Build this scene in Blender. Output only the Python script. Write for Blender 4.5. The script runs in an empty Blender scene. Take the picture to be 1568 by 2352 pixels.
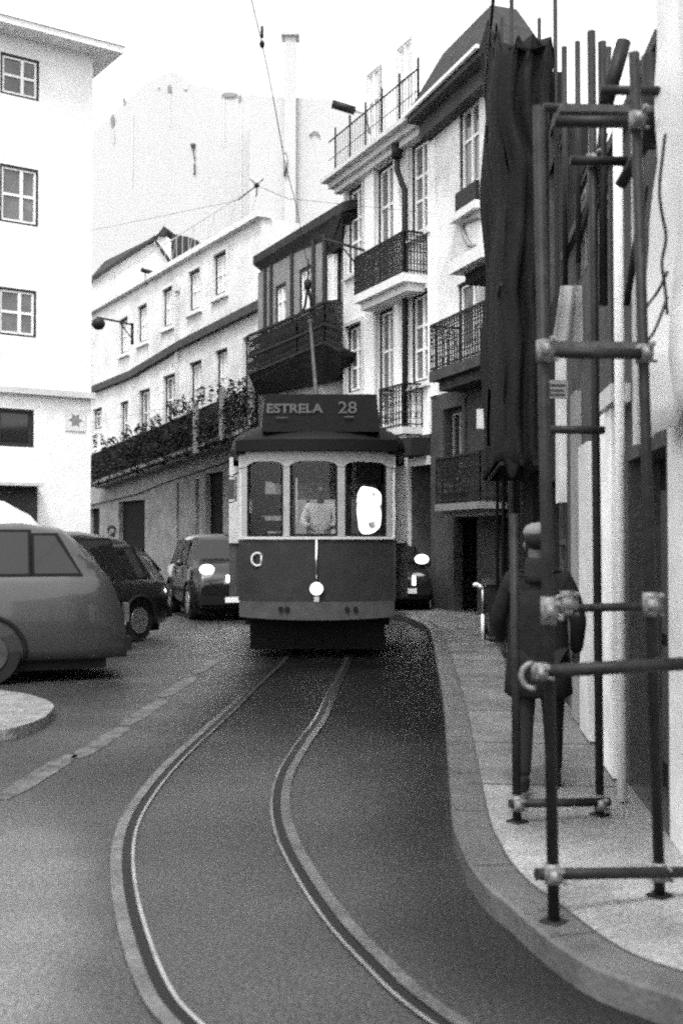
import bpy, math, random
from mathutils import Vector, noise
random.seed(7)
R = math.radians
sc = bpy.context.scene
# ------------------------------------------------------------------ camera
F = 2613.0; CX, CY = 784.0, 1176.0; HZ = 1240.0; EH = 1.65
cam = bpy.data.cameras.new('camera'); co = bpy.data.objects.new('camera', cam)
sc.collection.objects.link(co); sc.camera = co
co.location = (0, 0, EH)
co.rotation_euler = (R(90) + math.atan((HZ - CY) / F), 0, 0)
cam.sensor_fit = 'VERTICAL'; cam.sensor_height = 36; cam.sensor_width = 24
cam.lens = 36 * F / 2352.0
cam.clip_end = 1000; cam.clip_start = 0.05
cam.dof.use_dof = True; cam.dof.focus_distance = 17.0; cam.dof.aperture_fstop = 2.4
sc.cycles.use_denoising = False            # the photograph is grainy: keep the renderer's own fine noise
sc.cycles.filter_width = 2.3
sc.cycles.use_adaptive_sampling = True; sc.cycles.adaptive_threshold = 0.065; sc.cycles.adaptive_min_samples = 16; sc.cycles.sample_clamp_indirect = 1.2; sc.cycles.sample_clamp_direct = 2.5
# ------------------------------------------------------------------ world, sun
SUN_EL, SUN_AZ = 60.0, 194.0          # azimuth of the sun, measured from +Y towards +X
w = bpy.data.worlds.new('World'); sc.world = w; w.use_nodes = True
nt = w.node_tree; nt.nodes.clear()
sky = nt.nodes.new('ShaderNodeTexSky'); sky.sky_type = 'NISHITA'; sky.sun_disc = False
sky.sun_elevation = R(SUN_EL); sky.sun_rotation = R(SUN_AZ); sky.air_density = 1.0; sky.dust_density = 4.0
bw = nt.nodes.new('ShaderNodeRGBToBW'); bg = nt.nodes.new('ShaderNodeBackground'); wo = nt.nodes.new('ShaderNodeOutputWorld')
# overcast: an even bright cloud layer over the clear-sky model
cl = nt.nodes.new('ShaderNodeMath'); cl.operation = 'ADD'; cl.inputs[1].default_value = 3.0
nt.links.new(sky.outputs[0], bw.inputs[0]); nt.links.new(bw.outputs[0], cl.inputs[0]); nt.links.new(cl.outputs[0], bg.inputs[0]); nt.links.new(bg.outputs[0], wo.inputs[0])
bg.inputs[1].default_value = 0.15
sl = bpy.data.lights.new('sun', 'SUN'); sl.energy = 1.4; sl.angle = R(12); sl.color = (1, 1, 1)
so = bpy.data.objects.new('sun', sl); sc.collection.objects.link(so)
az = R(SUN_AZ); el = R(SUN_EL)
sd = Vector((math.sin(az) * math.cos(el), math.cos(az) * math.cos(el), math.sin(el)))
so.rotation_euler = (-sd).to_track_quat('-Z', 'Y').to_euler(); so.location = (-10, -10, 30)
sc.view_settings.view_transform = 'Standard'; sc.view_settings.look = 'None'
sc.view_settings.exposure = 0.95; sc.view_settings.gamma = 1
# ------------------------------------------------------------------ pixels (1568 x 2352 grid) to points
def rx(px): return (px - CX) / F
def ground(px, py, z=0.0):
    Y = (EH - z) * F / (py - HZ); return Vector((rx(px) * Y, Y, z))
def at(px, py, Y): return Vector((rx(px) * Y, Y, EH + (HZ - py) * Y / F))
# ------------------------------------------------------------------ materials (black and white film: all greys)
def mat(name, v, rough=0.8, metal=0.0, var=0.0, scale=3.0, bump=0.0, bscale=30.0, spec=0.5, var2=0.0, s2=60.0, stretch=(1, 1, 1), coat=0.0):
    if spec == 0.5 and v < .12: spec = .15
    m = bpy.data.materials.new(name); m.use_nodes = True
    n = m.node_tree; b = n.nodes['Principled BSDF']
    b.inputs['Base Color'].default_value = (v, v, v, 1); b.inputs['Roughness'].default_value = rough
    b.inputs['Metallic'].default_value = metal; b.inputs['Specular IOR Level'].default_value = spec
    b.inputs['Coat Weight'].default_value = coat; b.inputs['Coat Roughness'].default_value = 0.06
    if var or bump or var2:
        tc = n.nodes.new('ShaderNodeTexCoord'); mp = n.nodes.new('ShaderNodeMapping'); mp.inputs['Scale'].default_value = stretch
        n.links.new(tc.outputs['Object'], mp.inputs[0])
    if var or var2:
        prev = None
        for (amt, s, det) in ((var, scale, 6), (var2, s2, 2)):
            if not amt: continue
            t = n.nodes.new('ShaderNodeTexNoise'); t.inputs['Scale'].default_value = s; t.inputs['Detail'].default_value = det; t.inputs['Roughness'].default_value = 0.65
            n.links.new(mp.outputs[0], t.inputs[0])
            mr = n.nodes.new('ShaderNodeMapRange'); mr.inputs[1].default_value = 0.32; mr.inputs[2].default_value = 0.68
            mr.inputs[3].default_value = 1 - amt; mr.inputs[4].default_value = 1 + amt
            n.links.new(t.outputs[0], mr.inputs[0])
            if prev is None: prev = mr.outputs[0]
            else:
                mu = n.nodes.new('ShaderNodeMath'); mu.operation = 'MULTIPLY'
                n.links.new(prev, mu.inputs[0]); n.links.new(mr.outputs[0], mu.inputs[1]); prev = mu.outputs[0]
        mu = n.nodes.new('ShaderNodeMath'); mu.operation = 'MULTIPLY'; mu.inputs[1].default_value = v
        n.links.new(prev, mu.inputs[0]); n.links.new(mu.outputs[0], b.inputs['Base Color'])
    if bump:
        t = n.nodes.new('ShaderNodeTexNoise'); t.inputs['Scale'].default_value = bscale; t.inputs['Detail'].default_value = 4
        n.links.new(mp.outputs[0], t.inputs[0])
        bp = n.nodes.new('ShaderNodeBump'); bp.inputs['Strength'].default_value = bump; bp.inputs['Distance'].default_value = 0.02
        n.links.new(t.outputs[0], bp.inputs['Height']); n.links.new(bp.outputs[0], b.inputs['Normal'])
    return m
def emit(name, v, s):
    m = bpy.data.materials.new(name); m.use_nodes = True
    b = m.node_tree.nodes['Principled BSDF']; b.inputs['Base Color'].default_value = (v, v, v, 1)
    b.inputs['Emission Color'].default_value = (1, 1, 1, 1); b.inputs['Emission Strength'].default_value = s
    return m
def glass(name, tint, refl=1.45, rough=0.03):
    m = bpy.data.materials.new(name); m.use_nodes = True; n = m.node_tree; n.nodes.clear()
    o = n.nodes.new('ShaderNodeOutputMaterial'); mx = n.nodes.new('ShaderNodeMixShader'); fr = n.nodes.new('ShaderNodeFresnel')
    tr = n.nodes.new('ShaderNodeBsdfTransparent'); gl = n.nodes.new('ShaderNodeBsdfGlossy')
    fr.inputs[0].default_value = refl; tr.inputs[0].default_value = (tint, tint, tint, 1); gl.inputs[0].default_value = (.9, .9, .9, 1); gl.inputs['Roughness'].default_value = rough
    n.links.new(fr.outputs[0], mx.inputs[0]); n.links.new(tr.outputs[0], mx.inputs[1]); n.links.new(gl.outputs[0], mx.inputs[2]); n.links.new(mx.outputs[0], o.inputs[0])
    return m
M = dict(
    asphalt=mat('asphalt', .030, .4, var=.30, scale=.55, bump=.5, bscale=55, var2=.38, s2=70),
    track_bed=mat('track_bed', .047, .55, var=.25, scale=.8, bump=.5, bscale=60, var2=.38, s2=75),
    pale_asphalt=mat('pale_asphalt', .12, .65, var=.42, scale=.7, bump=.5, bscale=50, var2=.4, s2=70),
    pave=mat('pavement', .115, .42, var=.35, scale=1.3, bump=.45, bscale=40, var2=.34, s2=55),
    kerb=mat('kerb_stone', .09, .3, var=.25, scale=3, bump=.3, bscale=30, var2=.2, s2=60),
    gutter=mat('gutter', .022, .5, var=.4, scale=2, bump=.4, bscale=50),
    cobble=mat('cobble', .17, .5, var=.35, scale=6, bump=.8, bscale=25, var2=.35, s2=30),
    joint=mat('joint', .05, .8),
    rail=mat('rail_steel', .18, .34, metal=.8, var=.35, scale=5, var2=.3, s2=50),
    groove=mat('rail_groove', .012, .6),
    paint_line=mat('worn_paint', .075, .6, var=.6, scale=6, var2=.4, s2=40),
    white_wall=mat('white_plaster', .76, .85, var=.12, scale=.8, var2=.06, s2=9, bump=.15, bscale=12),
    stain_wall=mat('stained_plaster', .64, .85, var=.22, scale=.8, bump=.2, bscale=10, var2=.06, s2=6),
    far_wall=mat('far_plaster', .45, .9, var=.05, scale=.2, stretch=(1, 1, .2)),
    grey_wall=mat('grey_plaster', .2, .85, var=.2, scale=1.5, bump=.2, bscale=10),
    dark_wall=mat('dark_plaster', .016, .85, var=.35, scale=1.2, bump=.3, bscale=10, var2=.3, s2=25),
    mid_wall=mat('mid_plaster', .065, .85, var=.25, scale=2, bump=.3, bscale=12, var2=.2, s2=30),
    stone=mat('stone_trim', .5, .8, var=.15, scale=3),
    pale_stone=mat('pale_stone', .62, .8, var=.1, scale=3, var2=.1, s2=20),
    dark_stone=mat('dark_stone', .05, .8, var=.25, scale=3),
    tile=mat('roof_tile', .035, .85, var=.35, scale=5, bump=.8, bscale=18),
    iron=mat('iron', .018, .5, metal=.2, var=.2, scale=10),
    frame_dark=mat('dark_frame', .03, .6),
    sash=mat('white_sash', .78, .5),
    pane=mat('window_pane', .10, .08, var=.5, scale=1.2, spec=.7),
    pane_dark=mat('dark_pane', .02, .06, spec=.6),
    curtain=mat('curtain', .55, .9, var=.2, scale=4),
    leaf=mat('leaf', .018, .6, var=.4, scale=6),
    tram_dark=mat('tram_paint', .022, .42, var=.22, scale=4, bump=.08, bscale=40, coat=.08),
    tram_roof=mat('tram_roof', .003, .6, var=.3, scale=5, bump=.2, bscale=20),
    tram_cream=mat('tram_cream', .24, .45, var=.12, scale=6, bump=.05),
    tram_white=mat('tram_white', .40, .4, var=.08, scale=6),
    fender=mat('tram_fender', .05, .6, var=.25, scale=5, bump=.2, bscale=30),
    chrome=mat('chrome', .7, .18, metal=1.0),
    rail_lip=mat('rail_lip', .55, .25, metal=.9, var=.3, scale=4),
    steel=mat('steel', .35, .4, metal=.8, var=.2, scale=12),
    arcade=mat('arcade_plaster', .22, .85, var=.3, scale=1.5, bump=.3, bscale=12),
    strip_white=mat('strip_white', .8, .7, var=.15, scale=4),
    black=mat('black', .008, .8),
    rubber=mat('rubber', .015, .8),
    letter=mat('letter', .085, .6),
    tube=mat('scaffold_tube', .018, .5, metal=.1, var=.35, scale=12, bump=.15, bscale=60),
    coupler=mat('coupler', .15, .5, metal=.3, var=.3, scale=20, bump=.3, bscale=60),
    net=mat('netting', .011, .9, var=.3, scale=3, bump=.6, bscale=25, var2=.3, s2=60),
    tarp=mat('tarp', .72, .7, var=.1, scale=2, bump=.3, bscale=5),
    car_grey=mat('car_grey', .05, .3, coat=.8, metal=.3, var=.06, scale=3),
    car_black=mat('car_black', .010, .25, coat=.8),
    car_white=mat('car_white', .8, .3, coat=.6),
    car_glass=mat('car_glass', .012, .05, spec=.45),
    skin=mat('skin', .10, .6), hair=mat('hair', .012, .7), coat=mat('coat_cloth', .010, .9, var=.3, scale=20),
    shirt=mat('shirt', .7, .9, var=.1, scale=10), trousers=mat('trousers', .014, .9), cap=mat('cap_cloth', .14, .9), bag=mat('bag', .012, .6),
    lamp=emit('lamp', .9, 5), glare_soft=emit('glare_soft', .9, 2.2), tram_glass=glass('tram_glass', .88), bottle=mat('bin_plastic', .02, .45),
)
M['pave_far'] = M['pave'].copy()
def dirt_shade(mt, spec=.5):
    n = mt.node_tree; b = n.nodes['Principled BSDF']; l = b.inputs['Base Color'].links[0].from_socket
    a = n.nodes.new('ShaderNodeAttribute'); a.attribute_name = 'dirt_shade'; m = n.nodes.new('ShaderNodeMath'); m.operation = 'MULTIPLY'
    n.links.new(l, m.inputs[0]); n.links.new(a.outputs['Fac'], m.inputs[1]); n.links.new(m.outputs[0], b.inputs['Base Color'])
dirt_shade(M['pave']); dirt_shade(M['rail']); dirt_shade(M['rail_lip'])
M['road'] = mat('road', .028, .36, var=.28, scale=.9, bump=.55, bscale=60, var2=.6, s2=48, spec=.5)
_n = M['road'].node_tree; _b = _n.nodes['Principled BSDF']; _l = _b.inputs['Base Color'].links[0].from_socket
_a = _n.nodes.new('ShaderNodeAttribute'); _a.attribute_name = 'dirt_shade'; _m = _n.nodes.new('ShaderNodeMath'); _m.operation = 'MULTIPLY'
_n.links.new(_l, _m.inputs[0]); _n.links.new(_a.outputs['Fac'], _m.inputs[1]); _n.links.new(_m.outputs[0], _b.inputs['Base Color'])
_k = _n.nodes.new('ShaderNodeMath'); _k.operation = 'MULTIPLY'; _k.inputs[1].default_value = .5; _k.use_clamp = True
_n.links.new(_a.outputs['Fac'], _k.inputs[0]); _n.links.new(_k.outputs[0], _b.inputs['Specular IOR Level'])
_n = M['glare_soft'].node_tree; _b = _n.nodes['Principled BSDF']; _t = _n.nodes.new('ShaderNodeTexNoise'); _t.inputs['Scale'].default_value = 7; _t.inputs['Detail'].default_value = 3
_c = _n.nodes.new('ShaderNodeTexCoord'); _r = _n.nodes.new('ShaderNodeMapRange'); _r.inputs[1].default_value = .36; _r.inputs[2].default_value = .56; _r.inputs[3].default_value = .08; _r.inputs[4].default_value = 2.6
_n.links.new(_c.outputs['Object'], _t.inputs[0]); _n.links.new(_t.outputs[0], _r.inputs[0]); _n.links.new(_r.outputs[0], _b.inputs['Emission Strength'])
# ------------------------------------------------------------------ mesh builder
class MB:
    def __init__(s): s.v = []; s.f = []; s.sm = set()
    def face(s, pts):
        i = len(s.v); s.v += [Vector(p) for p in pts]; s.f.append(tuple(range(i, i + len(pts)))); return s
    def box(s, a, b):
        x0, y0, z0 = a; x1, y1, z1 = b
        return s.hexa([(x0,y0,z0),(x1,y0,z0),(x1,y1,z0),(x0,y1,z0),(x0,y0,z1),(x1,y0,z1),(x1,y1,z1),(x0,y1,z1)])
    def hexa(s, p):
        i = len(s.v); s.v += [Vector(q) for q in p]
        for f in ((0,3,2,1),(4,5,6,7),(0,1,5,4),(1,2,6,5),(2,3,7,6),(3,0,4,7)): s.f.append(tuple(i + k for k in f))
        return s
    def bar(s, a, b, wx, wz=None, up=(0, 0, 1)):
        a = Vector(a); b = Vector(b); wz = wz or wx; d = (b - a).normalized(); u = Vector(up)
        if abs(d.dot(u)) > .98: u = Vector((0, 1, 0))
        r = d.cross(u).normalized(); u = r.cross(d); r = r * wx / 2; u = u * wz / 2
        return s.hexa([a - r - u, a + r - u, b + r - u, b - r - u, a - r + u, a + r + u, b + r + u, b - r + u])
    def tube(s, pts, r, n=8, closed=False, rr=None):
        pts = [Vector(p) for p in pts]; rings = []; N = len(pts); u = None
        for k, p in enumerate(pts):
            if closed: d = pts[(k + 1) % N] - pts[k - 1]
            else: d = pts[min(k + 1, N - 1)] - pts[max(k - 1, 0)]
            d.normalize()
            if u is None:
                u = Vector((0, 0, 1)) if abs(d.z) < .9 else Vector((1, 0, 0))
            u = (u - d * u.dot(d)).normalized(); q = d.cross(u)
            rad = rr[k] if rr else r; i = len(s.v)
            s.v += [p + (u * math.cos(2 * math.pi * j / n) + q * math.sin(2 * math.pi * j / n)) * rad for j in range(n)]; rings.append(i)
        m = N if closed else N - 1
        for k in range(m):
            a = rings[k]; b = rings[(k + 1) % N]
            for j in range(n):
                s.sm.add(len(s.f)); s.f.append((a + j, a + (j + 1) % n, b + (j + 1) % n, b + j))
        if not closed: s.f.append(tuple(rings[0] + j for j in range(n))[::-1]); s.f.append(tuple(rings[-1] + j for j in range(n)))
        return s
    def loft(s, rings, cap=True, smooth=True, closed=True):
        idx = []
        for r in rings: idx.append(len(s.v)); s.v += [Vector(p) for p in r]
        n = len(rings[0])
        for k in range(len(rings) - 1):
            for j in range(n if closed else n - 1):
                if smooth: s.sm.add(len(s.f))
                s.f.append((idx[k] + j, idx[k] + (j + 1) % n, idx[k + 1] + (j + 1) % n, idx[k + 1] + j))
        if cap: s.f.append(tuple(idx[0] + j for j in range(n))[::-1]); s.f.append(tuple(idx[-1] + j for j in range(n)))
        return s
    def prism(s, poly, z0, z1):
        a = [(p[0], p[1], z0) for p in poly]; b = [(p[0], p[1], z1) for p in poly]
        return s.loft([a, b], smooth=False)
    def ball(s, c, r, n=12, m=8):
        c = Vector(c); r = (r, r, r) if isinstance(r, (int, float)) else r; rings = []
        for k in range(m + 1):
            t = math.pi * (k + .01) / (m + .02); rings.append([(c.x + r[0] * math.sin(t) * math.cos(2 * math.pi * j / n), c.y + r[1] * math.sin(t) * math.sin(2 * math.pi * j / n), c.z + r[2] * math.cos(t)) for j in range(n)])
        return s.loft(rings)
    def disc(s, c, nrm, r, depth, n=24, r2=None):
        c = Vector(c); d = Vector(nrm).normalized(); return s.tube([c, c + d * depth], r, n, rr=[r, r2 or r])
    def build(s, name, m, parent=None, inv=None):
        me = bpy.data.meshes.new(name)
        vs = [tuple(v) for v in s.v]
        if parent is not None:
            mi = MW[parent.name].inverted() if parent.name in MW else None
            if mi: vs = [tuple(mi @ Vector(v)) for v in vs] if not s.__dict__.get('local') else vs
        me.from_pydata(vs, [], s.f); me.materials.append(m)
        for k in s.sm: me.polygons[k].use_smooth = True
        me.validate(); me.update()
        o = bpy.data.objects.new(name, me); sc.collection.objects.link(o)
        if parent is not None: o.parent = parent; MW[o.name] = MW.get(parent.name, IDM)
        return o
from mathutils import Matrix
IDM = Matrix.Identity(4); MW = {}
def tag(o, label=None, cat=None, group=None, kind=None):
    if label: o['label'] = label
    if cat: o['category'] = cat
    if group: o['group'] = group
    if kind: o['kind'] = kind
    return o
def empty(name, loc, label, cat, group=None, rz=0.0):
    o = bpy.data.objects.new(name, None); sc.collection.objects.link(o); o.location = loc; o.rotation_euler = (0, 0, rz)
    o.empty_display_size = .2
    MW[o.name] = Matrix.Translation(Vector(loc)) @ Matrix.Rotation(rz, 4, 'Z')
    return tag(o, label, cat, group)
def local(mb): mb.local = True; return mb
def struct(name, mb, m): return tag(mb.build(name, m), kind='structure')
def cat_rom(pts, n=8):
    out = []
    for k in range(len(pts) - 1):
        p0 = pts[max(k - 1, 0)]; p1 = pts[k]; p2 = pts[k + 1]; p3 = pts[min(k + 2, len(pts) - 1)]
        for j in range(n):
            t = j / n; out.append(.5 * ((2 * p1) + (p2 - p0) * t + (2 * p0 - 5 * p1 + 4 * p2 - p3) * t * t + (3 * p1 - p0 - 3 * p2 + p3) * t ** 3))
    out.append(pts[-1]); return out
def offset(path, d):
    out = []
    for k, p in enumerate(path):
        t = (path[min(k + 1, len(path) - 1)] - path[max(k - 1, 0)]); t.z = 0; t.normalize()
        out.append(p + Vector((t.y, -t.x, 0)) * d)
    return out
def ribbon(mb, a, b, z):
    for k in range(len(a) - 1): mb.face([(a[k].x, a[k].y, z), (b[k].x, b[k].y, z), (b[k + 1].x, b[k + 1].y, z), (a[k + 1].x, a[k + 1].y, z)])
# ------------------------------------------------------------------ ground, road, tracks, pavements
g = MB(); g.face([(-300, -60, -.005), (300, -60, -.005), (300, 400, -.005), (-300, 400, -.005)]); struct('ground', g, M['asphalt'])
V2 = lambda x, y: Vector((x, y, 0))
hl = [(390,2345),(336,2261),(306,2183),(279,2081),(269,1985),(278,1913),(306,1853),(360,1781),(420,1721),(480,1667),(540,1613)]
rl = [(936,2312),(840,2219),(750,2123),(678,2015),(631,1919),(620,1847),(633,1781),(660,1736),(690,1691),(726,1646)]
left = [ground(*p) for p in hl]; right = [ground(*p) for p in rl]
left = [V2(.20, 2.9), V2(-.17, 3.3)] + left + [V2(-.985, 13.2), V2(-.83, 15.7), V2(-.80, 18.5), V2(-1.0, 22), V2(-2.2, 27), V2(-5, 32), V2(-10, 38)]
left[2] = ground(393, 2345)
right = [V2(1.05, 2.9), V2(.62, 3.35)] + right + [V2(-.12, 13.2), V2(0.04, 15.7), V2(.06, 18.5), V2(-.1, 22), V2(-1.4, 27.4), V2(-4.4, 32.7), V2(-9.5, 38.8)]
left = cat_rom(left); right = cat_rom(right)
for _ in range(14):
    for P_ in (left, right):
        Q = [p.copy() for p in P_]
        for i in range(1, len(P_) - 1): P_[i] = Q[i] * .5 + (Q[i - 1] + Q[i + 1]) * .25
tb = MB(); ribbon(tb, offset(left, -.16), offset(left, .13), .004); ribbon(tb, offset(right, -.13), offset(right, .16), .004)
tb2 = MB()
def sstep(a, b, x): t = min(1, max(0, (x - a) / (b - a))); return t * t * (3 - 2 * t)
def rail(path, sgn, label):
    t = empty('tram_rail', (0, 0, 0), label, 'rail', 'tram rails in the road')
    h = MB(); a = offset(path, -.028 if sgn > 0 else -.028); b = offset(path, .030)
    ribbon(h, a, b, .012); rail_shade(h.build('rail_head', M['rail'], t))
    gmb = MB(); g0 = offset(path, sgn * .034); g1 = offset(path, sgn * .078); ribbon(gmb, g0 if sgn > 0 else g1, g1 if sgn > 0 else g0, .008); gmb.build('groove', M['groove'], t)
    l = MB(); l0 = offset(path, sgn * .078); l1 = offset(path, sgn * .094); ribbon(l, l0 if sgn > 0 else l1, l1 if sgn > 0 else l0, .012); rail_shade(l.build('guard_lip', M['rail_lip'], t))
def rail_shade(o):
    at2 = o.data.attributes.new('dirt_shade', 'FLOAT', 'POINT'); at2.data.foreach_set('value', [1 - .85 * sstep(8.0, 12.5, v.co.y) for v in o.data.vertices])  # rails darken towards the tram: its shade painted into their colour
rail(left, 1, 'left tram rail curving through the road surface, nearer the parked cars')
rail(offset(right, .094), -1, 'right tram rail curving through the road surface, nearer the pavement')
# worn dashes of the lane line
for i, (c, hw) in enumerate((((336, 1634), .80), ((240, 1700), .74), ((96, 1778), .75), ((414, 1575), .9), ((486, 1523), 1.2))):
    p = ground(*c); s = MB(); n = 10; L = []; Rr = []
    for k in range(n + 1):
        y = p.y - hw + 2 * hw * k / n; e = .02 * noise.noise(Vector((k * .9, i * 3.3, 0)))
        x = p.x + (y - p.y) * .06; wd = .085 * min(1, .55 + 2.2 * min(k, n - k) / n)
        L.append(V2(x - wd + e, y)); Rr.append(V2(x + wd + e * .7, y))
    ribbon(s, L, Rr, .0045)
    o = struct('road_marking', s, M['paint_line'])
# right pavement with kerb
kb = [V2(9, 1.6), V2(5, 2.35), V2(2.4, 3.0), V2(1.55, 3.45), V2(1.115, 3.89), V2(.96, 4.06), V2(.868, 4.22), V2(.785, 4.49), V2(.711, 4.83), V2(.643, 5.1), V2(.604, 5.46), V2(.600, 5.79), V2(.604, 6.19), V2(.67, 7.07), V2(.78, 8.45), V2(1.0, 11.3), V2(1.23, 14.9), V2(1.42, 18), V2(1.50, 20.2), V2(1.42, 21.6), V2(1.16, 23.6), V2(.3, 26), V2(-1.2, 29.5), V2(-3.2, 33.5)]
kb = cat_rom(kb, 5)
KI = offset(kb, .20); KZ = .115
p = MB(); pv = []; NU = 44
for q in KI:
    for i in range(NU + 1):
        u = (i / NU) ** 1.5; ex_ = max(9.0, q.x + 2); pt = Vector((q.x + (ex_ - q.x) * u, q.y + ((36 if q.y > 30 else q.y) - q.y) * u * 0, KZ)); p.v.append(pt)
        w_ = noise.noise(pt * 1.2) * .9 + noise.noise(pt * 3.3) * .4
        pv.append((1 + 1.15 * (1 - (lambda t: t * t * (3 - 2 * t))(min(1, max(0, (pt.y + w_ - 5.2) / 3.2))))) * (1 + .3 * noise.noise(pt * 1.7 + Vector((4, 4, 0)))))  # colour multiplier: paler towards the near end, mottled by noise
for a in range(len(KI) - 1):
    for i in range(NU): b = a * (NU + 1) + i; p.f.append((b, b + 1, b + NU + 2, b + NU + 1))
po = struct('pavement', p, M['pave']); pa_ = po.data.attributes.new('dirt_shade', 'FLOAT', 'POINT'); pa_.data.foreach_set('value', pv)
struct('pavement', MB().face([(-2.6, 34, KZ), (9, 34, KZ), (9, 36, KZ), (-3, 36, KZ)]), M['pave_far'])
k = MB()
o0 = offset(kb, -.0); o1 = offset(kb, .012)
for i in range(len(kb) - 1):
    a, b, c, d = o0[i], o0[i + 1], o1[i + 1], o1[i]; e, f = KI[i + 1], KI[i]
    k.face([(a.x, a.y, 0), (b.x, b.y, 0), (b.x, b.y, KZ - .012), (a.x, a.y, KZ - .012)])
    k.face([(a.x, a.y, KZ - .012), (b.x, b.y, KZ - .012), (c.x, c.y, KZ + .003), (d.x, d.y, KZ + .003)])
    k.face([(d.x, d.y, KZ + .003), (c.x, c.y, KZ + .003), (e.x, e.y, KZ + .003), (f.x, f.y, KZ + .003)])
struct('kerb', k, M['kerb'])
j = MB(); ribbon(j, offset(kb, .192), offset(kb, .204), KZ + .0055)
ln = 0.0; last = 0.0
for i in range(1, len(kb)):
    ln += (kb[i] - kb[i - 1]).length
    if ln - last > .95 and kb[i].y < 22:
        last = ln; t = (kb[i] - kb[i - 1]).normalized() * .005; a = kb[i] + Vector((0, 0, 0)); b = KI[i]
        j.face([(a.x - t.x, a.y - t.y, KZ + .0056), (b.x - t.x, b.y - t.y, KZ + .0056), (b.x + t.x, b.y + t.y, KZ + .0056), (a.x + t.x, a.y + t.y, KZ + .0056)])
for (x0, y0, x1, y1) in ((.86, 8.7, 1.9, 8.55), (.98, 10.3, 1.9, 10.2), (1.1, 12.4, 2.1, 12.3), (.78, 7.2, 1.7, 7.1), (1.2, 14.6, 2.3, 14.5)):
    j.face([(x0, y0, KZ + .004), (x1, y1, KZ + .004), (x1, y1 + .016, KZ + .004), (x0, y0 + .016, KZ + .004)])
struct('paving_joints', j, M['joint'])
# near road: one sheet coloured with a wet gutter, painted tram shadow and painted light at left
def sstep(a, b, x): t = min(1, max(0, (x - a) / (b - a))); return t * t * (3 - 2 * t)
def road_value(x, y):
    p = Vector((x, y, 0)); w_ = noise.noise(p * 1.1) * .5 + noise.noise(p * 3.1) * .25
    dk = min(((q.x - x) ** 2 + (q.y - y) ** 2) for q in kb if abs(q.y - y) < 2.5 or q.y > 30) ** .5 if y < 34 else 9
    v = 1 - .62 * (1 - sstep(.10, .75 + .3 * w_, dk))
    edge = (-.80 - .21 * (y - 3.9)) if y < 7 else (-1.45 - .8 * (y - 7))
    v *= 1 + 2.4 * sstep(-.05, .42, edge - x + .35 * w_) * (1 - sstep(5.6, 7.6, y))  # brighter light on the near left lane, put into the colour
    v *= 1.2 - .2 * sstep(4, 7, y)
    v *= 1 - .86 * sstep(5.8, 11.0, y + w_) * (1 - sstep(17, 21, y)) * sstep(-1.85, -.95, x + .3 * w_ - .05 * (y - 12))  # shadow in front of the tram, painted into colour and gloss
    v *= 1 + .35 * noise.noise(p * .9 + Vector((9, 0, 0)))
    return max(.09, v)
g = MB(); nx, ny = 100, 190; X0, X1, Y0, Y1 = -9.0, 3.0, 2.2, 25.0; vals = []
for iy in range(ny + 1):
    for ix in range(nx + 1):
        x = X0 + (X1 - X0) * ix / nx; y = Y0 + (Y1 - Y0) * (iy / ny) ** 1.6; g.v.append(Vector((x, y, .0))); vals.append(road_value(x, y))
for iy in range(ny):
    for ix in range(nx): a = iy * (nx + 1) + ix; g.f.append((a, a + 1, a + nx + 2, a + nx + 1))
ro = struct('road', g, M['road']); at_ = ro.data.attributes.new('dirt_shade', 'FLOAT', 'POINT'); at_.data.foreach_set('value', vals)
# left pavements
li = [V2(-9, 8.3), V2(-3.6, 9.0), V2(-2.9, 9.3), V2(-2.68, 9.62), V2(-2.62, 10.14), V2(-2.72, 10.8), V2(-2.98, 11.3), V2(-3.4, 11.75), V2(-4.2, 12.0), V2(-9, 12.4)]
li = cat_rom(li, 5)
s = MB(); s.prism(li, 0, .09); struct('left_pavement', s, M['cobble'])
s = MB(); s.prism([(-4.15, 20.9), (-3.95, 21.3), (-3.95, 26), (-6.1, 28.2), (-30, 26), (-30, 20.9)], 0, .12); struct('far_left_pavement', s, M['pave'])

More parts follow.
